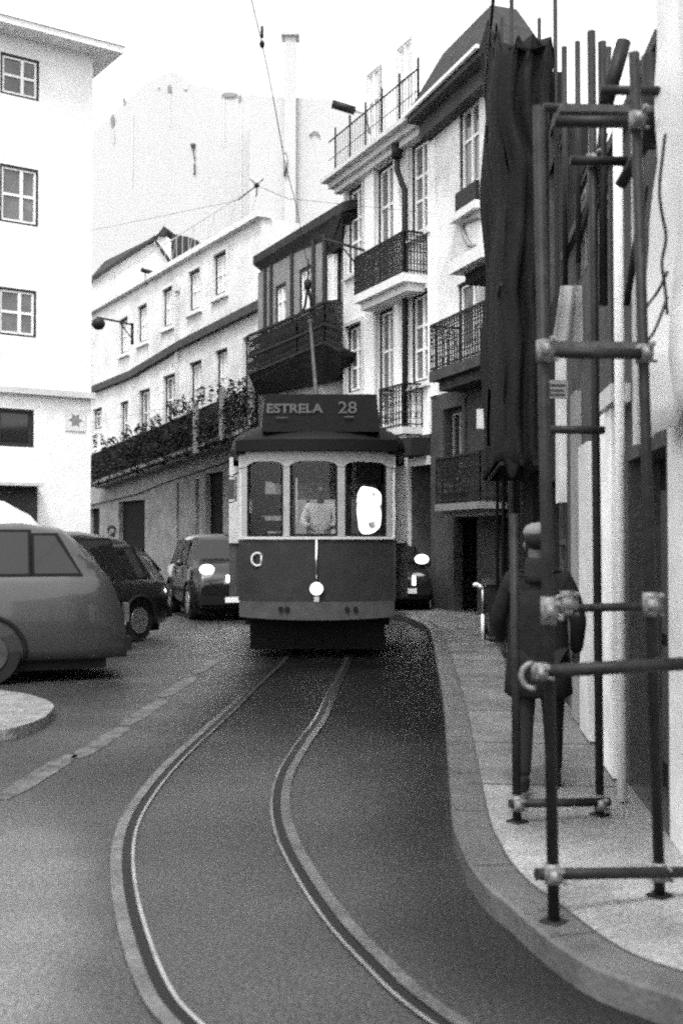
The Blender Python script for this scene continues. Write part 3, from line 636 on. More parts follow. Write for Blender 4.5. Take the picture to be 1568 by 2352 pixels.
e = MB(); o = B7.rect(1056, 1104, 425, 472); B7.box(e, o[0], o[1], o[2], o[3], .02, .10); e.build('window_panel', M['iron'], B7.root)
e = MB(); o = B7.rect(1050, 1110, 474, 492); B7.box(e, o[0], o[1], o[2], o[3], .001, .18); e.build('window_sill', M['pale_stone'], B7.root)
e = MB(); cx = B7.rect(1060, 1066, 500, 505)
e.tube([B7.P(B7.s_(x), B7.z_(x, y), .06) for x, y in ((1108, 492), (1075, 505), (1066, 512), (1074, 540), (1085, 560), (1100, 562))], .05, 6); e.build('console', M['grey_wall'], B7.root)
e = MB(); q0, q1 = sorted((B7.s_(1108, .7), B7.s_(1036, .7))); zz = B7.z_(1070, 610, .7)
B7.box(e, q0 - .1, q1, zz, zz + .26, .001, .75); e.build('awning', M['pale_stone'], B7.root)
e = MB(); B7.box(e, q0, q1 - .15, zz - .22, zz - .003, .001, .45); e.build('awning_bracket', M['dark_wall'], B7.root)
e = MB(); n7 = B7.n; 
E0 = B7.P(-.35, z7, .55); E1 = B7.P(B7.L + .05, z7, .55); 
B7.box(e, -.35, B7.L + .05, z7 - .0, z7 + .14, -.99, .55); B7.box(e, -.25, B7.L, z7 - .35, z7 - .002, -.001, .28); e.build('eave', M['mid_wall'], B7.root)
e = MB(); e.hexa([B7.P(-.4, z7 + .142, .6), B7.P(B7.L + .1, z7 + .142, .6), B7.P(B7.L + .1, z7 + .142, -1.0), B7.P(-.4, z7 + .142, -1.0), B7.P(1.0, z7 + 1.75, -.35), B7.P(B7.L + .1, z7 + 1.75, -.35), B7.P(B7.L + .1, z7 + 1.75, -.95), B7.P(1.0, z7 + 1.75, -.95)]); e.build('roof', M['tile'], B7.root)
e = MB(); e.bar(B7.P(-.42, z7 + .16, .62), B7.P(B7.L + .1, z7 + .16, .62), .07); e.build('gutter_pipe', M['sash'], B7.root)
e = MB(); B7.box(e, .0, .16, zs7, z7 - .4, .001, .10); B7.box(e, B7.s_(1003), B7.L - .02, zs7, z7 - .4, .001, .04); e.build('quoin', M['white_wall'], B7.root)
qb = sorted((B7.s_(1118, .7), B7.s_(990, .7))); qb = (qb[0], qb[1]); zbal = B7.z_(1050, 832, .7)
B7.balcony(qb[0], qb[1], zbal, h=B7.z_(1050, 720, .7) - zbal, out=.75, slab=.22, step=.12, bars=.028, m='dark_stone')
qb = sorted((B7.s_(1100, .6), B7.s_(1000, .6))); zbal = B7.z_(1050, 1155, .6)
B7.balcony(qb[0], qb[1], zbal, h=B7.z_(1050, 1045, .6) - zbal, out=.62, slab=.14, step=.12, bars=.024, m='grey_wall')
sg = empty('wall_sign', B7.P(0, 2, .3), 'pale rectangular board fixed above the lower iron balcony', 'board')
e = MB(); o = [at(1094, 985, 22.0), at(1120, 985, 22.0)]; e.box((o[0].x, 21.9, o[0].z), (o[1].x, 21.98, at(1094, 940, 22).z)); e.build('board', M['stone'], sg); e = MB(); e.box((o[1].x + .03, 21.88, o[0].z - .1), (o[1].x + .09, 22.0, at(1094, 934, 22).z)); e.build('post', M['iron'], sg)

# --- right-hand dark building along the pavement, three lengths
def RX(Y): return 1.171 + .0877 * Y
def RY(px): return 1.171 / (rx(px) - .0877)
def wallrect(fac, px0, px1, yt, yb): return fac.rect(px0, px1, yt, yb)
R3 = Fac((RX(10.6), 10.6), (RX(22.3), 22.3), 'shop_building', 'dark building along the right pavement behind the netted scaffold', 'building')
o3 = [R3.rect(1284, 1300, 300, 640), R3.rect(1262, 1276, 260, 690), R3.rect(1262, 1298, 1100, 1560), R3.rect(1148, 1166, 1110, 1335), R3.rect(1180, 1200, 1060, 1350), R3.rect(1222, 1246, 1060, 1500)]
e = MB(); e.prism([(rx(1228) * 13, 13.0), (rx(1304) * 13, 13.0), (rx(1304) * 13 + .4, 15), (rx(1228) * 13 + .4, 15)], 5.4, 7.05); e.build('upper_block', M['dark_wall'], R3.root)
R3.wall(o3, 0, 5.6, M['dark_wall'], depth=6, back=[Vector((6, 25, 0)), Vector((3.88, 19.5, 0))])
R3.window(o3[0], rev=.1, fr=.05, cross=(.5, (.3, .6)), fmat='grey_wall'); R3.window(o3[1], rev=.1, fr=.12, cross=(0, (.5,)), fmat='mid_wall', outer='mid_wall', pane='pane_dark')
for o in o3[2:]: R3.window(o, name='shop_door', rev=.15, fr=.08, cross=(.5, (.7,)), fmat='mid_wall', outer='dark_wall', pane='pane_dark')
e = MB(); q0, q1 = sorted((R3.s_(1303), R3.s_(1320))); R3.box(e, max(0, q0 - .2), .35, 2.0, 3.4, .001, .07); e.build('pilaster', M['stone'], R3.root)
o = R3.rect(1254, 1302, 872, 913); e = MB(); Ys = R3.P(o[0], 0).y
ss = empty('hanging_sign', (R3.P(0, 0).x, 11, 2.9), 'small pale board hanging between scaffold pole and shop wall', 'board')
p0 = at(1254, 914, 10.0); p1 = at(1304, 872, 10.0); e.box((p0.x, 10.0, p0.z), (p1.x, 10.04, p1.z)); e.build('board', M['grey_wall'], ss)
e = MB(); 
for (t0, t1, h0) in ((.1, .9, .7), (.15, .8, .42), (.1, .85, .18)): e.box((p0.x + (p1.x - p0.x) * t0, 9.993, p0.z + .16 * h0), (p0.x + (p1.x - p0.x) * t1, 9.999, p0.z + .16 * h0 + .012))
e.build('ruled_line', M['mid_wall'], ss)
# hanging cloth bag-like tarp
tp = MB(); rows = []
for (y, x0, x1) in ((653, 1290, 1358), (700, 1284, 1357), (752, 1276, 1356), (790, 1268, 1354), (816, 1260, 1352)):
    rows.append([at(x0 + (x1 - x0) * i / 10, y, 9.4 + .05 * math.sin(i * 1.3) + .03 * noise.noise(Vector((i, y * .02, 0)))) for i in range(11)])
rows2 = [[p + Vector((0, .03, 0)) for p in r[::-1]] for r in rows]
tp.loft([a + b for a, b in zip(rows, rows2)]); tag(tp.build('dust_sheet', M['grey_wall']), 'grey dust sheet hanging inside the scaffold at upper storey height', 'sheet')
R2 = Fac((RX(5.9), 5.9), (RX(10.59), 10.59), 'shopfront', 'low shopfront with pale pilasters behind the near scaffold poles', 'building')
o2 = [R2.rect(1352, 1372, 1110, 1690), R2.rect(1437, 1443, 1000, 1780), R2.rect(1362, 1400, 430, 560), R2.rect(1324, 1352, 400, 640)]
o2 = [(max(a, .02), b, max(c, .13) , d) for a, b, c, d in o2]
od = R2.rect(1442, 1531, 1040, 1900); od = (max(.03, od[0]), od[1], .125, od[3])
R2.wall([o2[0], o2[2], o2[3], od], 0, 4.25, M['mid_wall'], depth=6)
e = MB(); a, b, c, d = od; e.face([R2.P(a, c, -.20), R2.P(b, c, -.20), R2.P(b, d, -.20), R2.P(a, d, -.20)]); dr = e.build('door', M['dark_wall'], R2.root)
for i in range(2):
    q0 = a + .08 + i * (b - a - .06) / 2; q1 = q0 + (b - a - .1) / 2 - .1
    for z0, z1 in ((.3, 1.0), (1.08, 1.95)): e = MB(); R2.box(e, q0, q1, z0, min(z1, d - .1), -.199, -.18); e.build('door_panel', M['mid_wall'], dr)
R2.window(o2[0], name='shop_door', rev=.15, fr=.05, cross=(0, (.7,)), fmat='dark_wall', pane='pane_dark'); 
for o in o2[2:]: R2.window(o, rev=.1, fr=.05, cross=(.5, (.5,)), fmat='grey_wall')
def strip(px0, px1, z0, z1, m, out=.05, name='pilaster', fac=R2):
    e = MB(); q0, q1 = sorted((fac.s_(px0, out), fac.s_(px1, out))); fac.box(e, max(q0, .01), q1, z0, z1, .001, out); e.build(name, M[m], fac.root)
strip(1376, 1404, .13, 2.5, 'strip_white', .08); strip(1328, 1350, .13, 2.4, 'stone', .06); strip(1453, 1462, 2.2, 4.2, 'stone', .05); strip(1405, 1412, .13, 4.2, 'dark_wall', .03)
strip(1310, 1322, .13, 2.9, 'grey_wall', .05)
e = MB(); q = R2.s_(1424, .12); e.tube([R2.P(q, .13, .12), R2.P(q + .01, 2.5, .12), R2.P(q + .02, 4.9, .12)], .029, 12); e.build('drainpipe', M['white_wall'], R2.root)
strip(1404, 1376, 2.503, 2.62, 'stone', .12, 'capital')
e = MB(); R2.box(e, 0, R2.L, 4.253, 4.33, -.3, .05); e.build('cornice', M['mid_wall'], R2.root)
R1 = Fac((RX(1.5), 1.5), (RX(5.89), 5.89), 'plaster_building', 'pale plastered building at the right edge behind white plastic sheeting', 'building')
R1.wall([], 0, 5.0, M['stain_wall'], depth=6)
# white sheeting and cables on the right
rows = []
for k in range(22):
    z = 2.15 + k * .145; row = []
    for i in range(9):
        Yy = 4.1 + i * .195 * (1 + .06 * math.sin(k * .5)); x = RX(Yy) - .12 - .05 * math.sin(i * 1.9 + k * .21) - .05 * noise.noise(Vector((i * .6, k * .3, 2)))
        row.append(Vector((x, Yy + (.25 * math.sin(k * .33) if i == 8 else 0), z + (.12 * (8 - i) / 8 if k == 0 else 0))))
    rows.append(row)
tp = MB(); tp.loft([r + [p + Vector((.012, 0, 0)) for p in r[::-1]] for r in rows]); tag(tp.build('plastic_sheet', M['tarp']), 'white plastic sheeting hung over the pale wall at the right edge', 'sheet')
cb = empty('wall_cables', (RX(5), 5, 2.3), 'black cables looping down the white sheeting at the right edge', 'cable')
for pts in (((1566, 300), (1552, 420), (1556, 480), (1566, 540), (1556, 600), (1562, 650), (1568, 720)), ((1568, 622), (1545, 665), (1520, 700), (1508, 735), (1506, 780)), ((1568, 680), (1550, 730), (1530, 768), (1505, 800), (1498, 830))):
    e = MB(); e.tube(cat_rom([at(x, y, 4.75 if x > 1545 else 5.1) + Vector((-.06, 0, 0)) for x, y in pts], 5), .007, 6); e.build('cable', M['iron'], cb)

# ------------------------------------------------------------------ scaffold at the pavement edge
SR = .0242
sf = empty('scaffold', (.85, 4.6, KZ), 'near tube scaffold with waist-high handrail on the right pavement', 'scaffold')
def pole(p0, p1, name, parent=None, r=SR):
    e = MB(); e.tube([p0, p1], r, 14); return e.build(name, M['tube'], parent or sf)
def base(px, py): return ground(px, py, KZ)
b1 = base(1267, 2112); b2 = base(1508, 2052); b3 = base(1184, 1884); b4 = base(1373, 1868)
def topof(b, px, py): return at(px, py, b.y)
pole(b1, topof(b1, 1240, 236), 'upright'); pole(b2, topof(b2, 1462, 110), 'upright'); pole(b3, topof(b3, 1180, 1180), 'upright'); pole(b4, topof(b4, 1363, 60), 'upright')
pole(topof(b4, 1388, 85), topof(b4, 1388, 700), 'upright'); pole(at(1331, 84, 8.2), at(1331, 600, 8.2), 'upright', r=.02)
pole(at(1502, 118, 5.6), at(1504, 330, 5.6), 'upright', r=.05)
pole(at(1438, 84, 6.0), at(1396, 232, 6.0), 'brace', r=.04); pole(at(1500, 300, 5.6), at(1428, 420, 5.8), 'brace', r=.03)
Yn = b1.y - .06
pole(at(1222, 1542, Yn), at(1640, 1520, Yn + .1), 'handrail', r=.0275)
pole(at(1228, 2002, Yn + .1), at(1640, 1996, Yn + .42), 'lower_rail', r=.024)
pole(at(1310, 1397, b4.y - .05), at(1486, 1392, b2.y + .6), 'mid_rail', r=.022)
pole(at(1168, 1842, b3.y - .05), at(1394, 1838, b4.y - .05), 'lower_rail')
for (x0, x1, y0, y1, Yy, r) in ((1250, 1482, 808, 812, 4.9, .024), (1254, 1388, 986, 988, 6.0, .022), (1312, 1444, 362, 364, 6.1, .026), (1276, 1494, 270, 272, 5.2, .024), (1250, 1368, 238, 241, 6.0, .024), (1382, 1540, 197, 200, 5.2, .022)):
    pole(at(x0, y0, Yy), at(x1, y1, Yy), 'ledger', r=r)
for (x0, y0, x1, y1, Yy, r) in ((1404, 96, 1372, 420, 7.2, .018), (1470, 130, 1530, 330, 6.4, .03), (1330, 560, 1395, 300, 8.4, .02), (1486, 420, 1440, 700, 6.2, .02), (1300, 96, 1300, 700, 9.8, .024)):
    pole(at(x0, y0, Yy), at(x1, y1, Yy + .2), 'brace', r=r)
for (x0, x1, y, Yy) in ((1255, 1480, 800, 5.0), (1280, 1490, 258, 5.4)):
    for k_i in range(2):
        e = MB(); a_ = at(x0, y, Yy + .1 + k_i * .25); b_ = at(x1, y + 2, Yy + .1 + k_i * .25); e.bar(a_, b_, .22, .035); e.build('board', M['mid_wall'], sf)
def coupler(c, s_=1.0, hook=False, tall=1.0):
    e = MB(); r = .0315; c = Vector(c)
    e.tube([c + Vector((0, 0, -.04 * s_ * tall)), c + Vector((0, 0, .04 * s_ * tall))], r, 14); e.tube([c + Vector((-.022 * s_, -.045, 0)), c + Vector((.028 * s_, -.045, 0))], .029, 14)
    e.box(c + Vector((-.02, -.05, -.03 * s_)), c + Vector((.02, -.02, .03 * s_)))
    e.tube([c + Vector((.02 * s_, -.06, .03 * s_)), c + Vector((.02 * s_, -.10, .035 * s_))], .008, 6); e.tube([c + Vector((.02 * s_, -.075, .03 * s_)), c + Vector((.02 * s_, -.09, .033 * s_))], .014, 6)
    e.tube([c + Vector((.03, -.02, -.03 * s_)), c + Vector((.055, -.02, -.035 * s_))], .008, 6)
    if hook:
        pts = [c + Vector((math.cos(t) * .05 - .03, -.05, math.sin(t) * .05 - .012)) for t in [R(95 + 20 * i) for i in range(10)]]; e.tube(pts, .011, 8)
    return e.build('coupler', M['coupler'], sf)
coupler(at(1258, 1402, b1.y - .0), 1.0, tall=1.4); coupler(at(1236, 1541, Yn), .8, True); coupler(at(1490, 1388, b2.y), 1.3); coupler(at(1478, 812, b2.y)); coupler(at(1250, 805, b1.y), 1.1); coupler(at(1507, 1996, b2.y)); coupler(at(1300, 1385, b1.y + 1.0), 1.5, True)
coupler(at(1184, 1841, b3.y - .03)); coupler(at(1372, 1840, b4.y - .03)); coupler(at(1264, 2000, b1.y)); coupler(at(1465, 271, b2.y)); coupler(at(1363, 364, b4.y))
for bb in (b1, b2, b3, b4): e = MB(); e.tube([bb, bb + Vector((0, 0, .012))], .06, 4); e.build('base_plate', M['tube'], sf)
# netted scaffold further along
ns = empty('netted_scaffold', (1.95, 14, KZ), 'tall scaffold wrapped in dark netting further along the right pavement', 'scaffold')
for i, Yy in enumerate((12.9, 15.0, 16.6)):
    for dx in (0, .5):
        e = MB(); x = rx(1128) * 17.2 + (RX(Yy) - RX(17.2)) + dx + .06; e.tube([(x, Yy, KZ), (x, Yy, 8.6)], SR, 8); e.build('upright', M['tube'], ns)
rows = []
for k in range(46):
    row = []
    for i in range(34):
        Yy = 12.6 + i * .145; fx = .05 * math.sin(i * 1.1 + .3 * math.sin(k * .3)) + .05 * noise.noise(Vector((i * .4, k * .12, 0)))
        z = 2.55 + k / 45 * (7.15 + (Yy - 12.6) * .42 - 2.55); x = RX(Yy) - .48 + fx + .09 * noise.noise(Vector((z * .8, 7, 0))); zz = z
        if k >= 44: zz += .7 * noise.noise(Vector((i * .5, 9, 0))) * (k - 43) / 2
        row.append(Vector((x, Yy, zz)))
    # return to the building at the far end and across the near end, hanging in uneven folds
    xe = row[-1].x
    for i in range(1, 6): row.append(Vector((xe + i * .1, Yy + .05 + .03 * math.sin(i), row[-1].z)))
    hd = []
    for i in range(16, 0, -1):
        fy_ = .09 * math.sin(i * 1.25 + .5 * math.sin(k * .17)) + .10 * noise.noise(Vector((i * .5, k * .15, 4))); sag = (.35 * noise.noise(Vector((i * .6, 3, 1))) * (k > 42)) - .25 * (k == 0) * abs(math.sin(i * .7))
        hd.append(Vector((row[0].x + .036 * i + .03 * noise.noise(Vector((i, k * .2, 8))), row[0].y - .08 + fy_, row[0].z + sag)))
    rows.append(hd + row)
tp = MB(); tp.loft([r + [p + Vector((.015, .003, 0)) for p in r[::-1]] for r in rows]); nf = []
for f_ in tp.f:
    if len(f_) == 4:
        c_ = sum((tp.v[i] for i in f_), Vector()) / 4; hgt = (c_.z - 2.55) / (7.15 + (c_.y - 12.6) * .42 - 2.55)
        if noise.noise(Vector((c_.y * 1.5, c_.z * .5, 3))) > .62 - .55 * max(0, hgt - .80) / .2: continue
    nf.append(f_)
tp.f = nf; tp.sm = set(range(len(nf) - 2))
tp.build('netting', M['net'], ns)
for z in (2.5, 4.5, 6.5, 8.5):
    e = MB(); e.tube([(RX(12.6) - .5, 12.6, z), (RX(17.4) - .5, 17.4, z)], SR, 8); e.build('ledger', M['tube'], ns)

# ------------------------------------------------------------------ people (skin modifier, evaluated to one mesh)
def skinmesh(nodes, edges, root, sub=1):
    me = bpy.data.meshes.new('s'); names = list(nodes); idx = {n: i for i, n in enumerate(names)}
    me.from_pydata([nodes[n][0] for n in names], [(idx[a], idx[b]) for a, b in edges], []); ob = bpy.data.objects.new('s', me); sc.collection.objects.link(ob)
    ob.modifiers.new('k', 'SKIN')
    if not me.skin_vertices: 
        bpy.context.view_layer.objects.active = ob; bpy.ops.mesh.customdata_skin_add()
    for n in names:
        r = nodes[n][1]; r = (r, r) if not isinstance(r, tuple) else r
        me.skin_vertices[0].data[idx[n]].radius = r; me.skin_vertices[0].data[idx[n]].use_root = (n == root)
    sb = ob.modifiers.new('b', 'SUBSURF'); sb.levels = sub; sb.render_levels = sub
    dg = bpy.context.evaluated_depsgraph_get(); ev = ob.evaluated_get(dg); res = bpy.data.meshes.new_from_object(ev)
    bpy.data.objects.remove(ob)
    for p in res.polygons: p.use_smooth = True
    return res
def person(loc, rz, label, pose, top, bottom, cap=None, scale=1.0, longcoat=False):
    root = empty('person', loc, label, 'person', rz=rz); root.scale = (scale,) * 3
    N = {}; E = []
    def n(k, p, r): N[k] = (p, r)
    J = dict(pelvis=(0, 0, .93), waist=(0, 0, 1.06), chest=(0, -.02, 1.28), neck=(0, -.01, 1.46), head1=(0, -.03, 1.54), head2=(0, -.035, 1.64), head3=(0, -.02, 1.71))
    J.update(pose)
    n('pelvis', J['pelvis'], (.145, .10)); n('waist', J['waist'], (.13, .09)); n('chest', J['chest'], (.14, .09)); n('neck', J['neck'], .052)
    n('head1', J['head1'], (.068, .075)); n('head2', J['head2'], (.078, .092)); n('head3', J['head3'], (.062, .075))
    h2 = Vector(J['head2']); n('nose', tuple(h2 + Vector((0, -.112, -.02))), .013); E.append(('head2', 'nose'))
    E += [('pelvis', 'waist'), ('waist', 'chest'), ('chest', 'neck'), ('neck', 'head1'), ('head1', 'head2'), ('head2', 'head3')]
    for sgn, s_ in ((-1, 'l'), (1, 'r')):
        n('sh' + s_, J.get('sh' + s_, (sgn * .185, -.01, 1.40)), .058); n('el' + s_, J['el' + s_], .043); n('wr' + s_, J['wr' + s_], .028)
        w = Vector(J['wr' + s_]); d = (w - Vector(J['el' + s_])).normalized(); side = Vector((0, 1, 0)); side = (side - d * side.dot(d)).normalized()
        pm = w + d * .07; n('pa' + s_, tuple(pm), (.036, .018)); E += [('chest', 'sh' + s_), ('sh' + s_, 'el' + s_), ('el' + s_, 'wr' + s_), ('wr' + s_, 'pa' + s_)]
        inward = Vector((-sgn, 0, 0))
        for i, (o, L) in enumerate(((-.03, .07), (-.01, .082), (.01, .078), (.03, .06))):
            a = pm + side * o + d * .03; b_ = a + d * L * .5 + inward * .008; c = b_ + d * L * .4 + inward * .022
            n('f%d%s' % (i, s_), tuple(a), .0095); n('g%d%s' % (i, s_), tuple(b_), .0085); n('h%d%s' % (i, s_), tuple(c), .007)
            E += [('pa' + s_, 'f%d%s' % (i, s_)), ('f%d%s' % (i, s_), 'g%d%s' % (i, s_)), ('g%d%s' % (i, s_), 'h%d%s' % (i, s_))]
        t0 = w + d * .03 - side * .035 + inward * .01; n('t' + s_, tuple(t0), .012); n('u' + s_, tuple(t0 + d * .045 - side * .018 + inward * .01), .009); E += [('wr' + s_, 't' + s_), ('t' + s_, 'u' + s_)]
        n('hp' + s_, J.get('hp' + s_, (sgn * .09, 0, .88)), (.095, .095)); n('kn' + s_, J['kn' + s_], .058); n('an' + s_, J['an' + s_], .038); n('to' + s_, J['to' + s_], (.036, .028))
        E += [('pelvis', 'hp' + s_), ('hp' + s_, 'kn' + s_), ('kn' + s_, 'an' + s_), ('an' + s_, 'to' + s_)]
    me = skinmesh(N, E, 'pelvis', 2); me.name = 'body'; me.materials.append(M['skin']); ob = bpy.data.objects.new('body', me); sc.collection.objects.link(ob); ob.parent = root
    def cloth(keys, edges, grow, rootk, name, m, extra=None):
        NN = {k: (N[k][0], tuple(x + (grow if k[:2] not in ('sh', 'el', 'wr') else grow * .45) for x in (N[k][1] if isinstance(N[k][1], tuple) else (N[k][1],) * 2))) for k in keys}
        if extra: NN.update(extra)
        mm = skinmesh(NN, edges, rootk, 2); mm.materials.append(m); o = bpy.data.objects.new(name, mm); sc.collection.objects.link(o); o.parent = root
    ks = ['pelvis', 'waist', 'chest']; ee = [('pelvis', 'waist'), ('waist', 'chest')]; ex = {}
    nb = Vector(J['neck']); ex['collar'] = (tuple(nb + Vector((0, .005, -.04))), .075); ee.append(('chest', 'collar'))
    for s_ in 'lr': ks += ['sh' + s_, 'el' + s_, 'wr' + s_]; ee += [('chest', 'sh' + s_), ('sh' + s_, 'el' + s_), ('el' + s_, 'wr' + s_)]
    cloth(ks, ee, .036, 'pelvis', 'jacket', top, ex)
    if longcoat:
        e = local(MB()); nk = Vector(J['neck']); e.loft([[nk + Vector((a * math.cos(t), a * .95 * math.sin(t), z)) for t in [i * math.pi / 8 for i in range(16)]] for z, a in ((-.07, .12), (-.02, .10), (.04, .085), (.09, .078))]); e.build('scarf', M['trousers'], root)
        e = local(MB()); e.loft([[(a * math.cos(t), b * math.sin(t) * (1 + .06 * math.sin(3 * t)), z) for t in [i * math.pi / 10 for i in range(20)]] for (z, a, b) in ((1.34, .17, .12), (1.2, .185, .135), (1.0, .20, .15), (.8, .215, .17), (.66, .225, .185), (.64, .20, .16))]); e.build('coat_skirt', top, root)
    ks = ['pelvis']; ee = []
    for s_ in 'lr': ks += ['hp' + s_, 'kn' + s_, 'an' + s_]; ee += [('pelvis', 'hp' + s_), ('hp' + s_, 'kn' + s_), ('kn' + s_, 'an' + s_)]
    cloth(ks, ee, .018, 'pelvis', 'trousers', bottom)
    for s_ in 'lr':
        a, t = Vector(J['an' + s_]), Vector(J['to' + s_]); e = local(MB()); d = (t - a); d.z = 0; d.normalize(); q = d.cross(Vector((0, 0, 1)))
        zb = min(a.z, t.z) - .04
        e.loft([[a - d * .07 + q * w_ * math.cos(x) + Vector((0, 0, h_ + .0)) + d * l_ * (1 + math.sin(x)) for x in [i * math.pi / 6 for i in range(12)]] for (w_, l_, h_) in ((.045, .14, -.07), (.052, .145, -.05), (.048, .13, -.01), (.04, .06, .03))]); e.build('shoe', M['rubber'], root)
    e = local(MB()); h3 = Vector(J['head3']); e.ball(h3 + Vector((0, .02, -.03)), (.088, .1, .085), 16, 10); e.build('hair', M['hair'], root)
    if cap:
        e = local(MB()); e.ball(h3 + Vector((0, .01, .012)), (.096, .108, .062), 16, 8); e.ball(h3 + Vector((0, -.10, -.01)), (.075, .06, .01), 14, 6); e.build('cap', cap, root)
    for sx in (-1, 1): e = local(MB()); e.ball(h2 + Vector((sx * .03, -.083, .008)), (.013, .012, .008), 8, 6); e.build('eye', M['hair'], root)
    for sx in (-1, 1): e = local(MB()); e.ball(h2 + Vector((sx * .082, .0, -.01)), (.012, .022, .032), 8, 6); e.build('ear', M['skin'], root)
    e = local(MB()); e.ball(h2 + Vector((0, -.088, -.062)), (.024, .01, .006), 8, 6); e.build('mouth', M['coat'], root)
    return root
walk = dict(ell=(-.26, .06, 1.14), wrl=(-.25, -.06, .92), elr=(.26, -.06, 1.15), wrr=(.24, -.2, .98), knl=(-.10, -.12, .49), anl=(-.11, -.20, .09), tol=(-.11, -.33, .05), knr=(.10, .06, .50), anr=(.11, .22, .13), tor=(.11, .12, .05))
stand = dict(ell=(-.25, .02, 1.13), wrl=(-.24, -.08, .90), elr=(.25, .02, 1.13), wrr=(.24, -.08, .90), knl=(-.10, -.01, .49), anl=(-.11, .02, .09), tol=(-.13, -.12, .04), knr=(.10, -.01, .49), anr=(.11, .02, .09), tor=(.13, -.12, .04))
pw = ground(1256, 1822, KZ)
ped = person((pw.x - .05, pw.y + .05, KZ), R(172), 'pedestrian in dark coat and cap walking away along the pavement behind the scaffold', walk, M['coat'], M['trousers'], M['cap'], scale=.92, longcoat=True)
person((rx(257) * 22, 22, .12), R(20), 'dark-haired person standing beyond the parked grey car', stand, M['coat'], M['trousers'], scale=1.03)
drive = dict(stand); drive.update(ell=(-.27, -.10, 1.16), wrl=(-.17, -.33, 1.08), elr=(.27, -.10, 1.16), wrr=(.17, -.33, 1.08))

# ------------------------------------------------------------------ tram
TX, TY = rx(727) * 15.7, 15.7; tk = 15.7 / F
T = empty('tram', (TX, TY, 0), 'old dark tram number 28 with lit round headlamp coming up the curve', 'tram', rz=0)
def tz(y): return EH + (HZ - y) * tk
def tx(px): return (px - 727) * tk
def fy(x): return .20 * (abs(x) / 1.07) ** 2.2
def L(): return local(MB())
def front_plan(hw, inset=0.0, n=14):
    pts = [(x, fy(x) + inset) for x in [(-hw + 2 * hw * i / n) for i in range(n + 1)]]; return pts
def skin_front(mb, z0, z1, hw, proud=0.0, th=.05, zlow=None):
    P_ = front_plan(hw)
    if zlow is None:
        n0 = len(P_)
        for (rows_, sm_) in (([[(a, y - proud, z0) for a, y in P_], [(a, y - proud, z1) for a, y in P_]], True), ([[(a, y + th, z0) for a, y in P_], [(a, y + th, z1) for a, y in P_]], True), ([[(a, y - proud, z1) for a, y in P_], [(a, y + th, z1) for a, y in P_]], False), ([[(a, y - proud, z0) for a, y in P_], [(a, y + th, z0) for a, y in P_]], False)):
            mb.loft(rows_, cap=False, smooth=sm_, closed=False)
        for q in (P_[0], P_[-1]): mb.face([(q[0], q[1] - proud, z0), (q[0], q[1] + th, z0), (q[0], q[1] + th, z1), (q[0], q[1] - proud, z1)])
        return
    for i in range(len(P_) - 1):
        (a, ya), (b, yb) = P_[i], P_[i + 1]; za = zb_ = z0
        if zlow: za, zb_ = zlow(a), zlow(b)
        mb.hexa([(a, ya - proud, za), (b, yb - proud, zb_), (b, yb + th, zb_), (a, ya + th, za), (a, ya - proud, z1), (b, yb - proud, z1), (b, yb + th, z1), (a, ya + th, z1)])
HW = 1.07; BW = 1.30; TL = 8.3
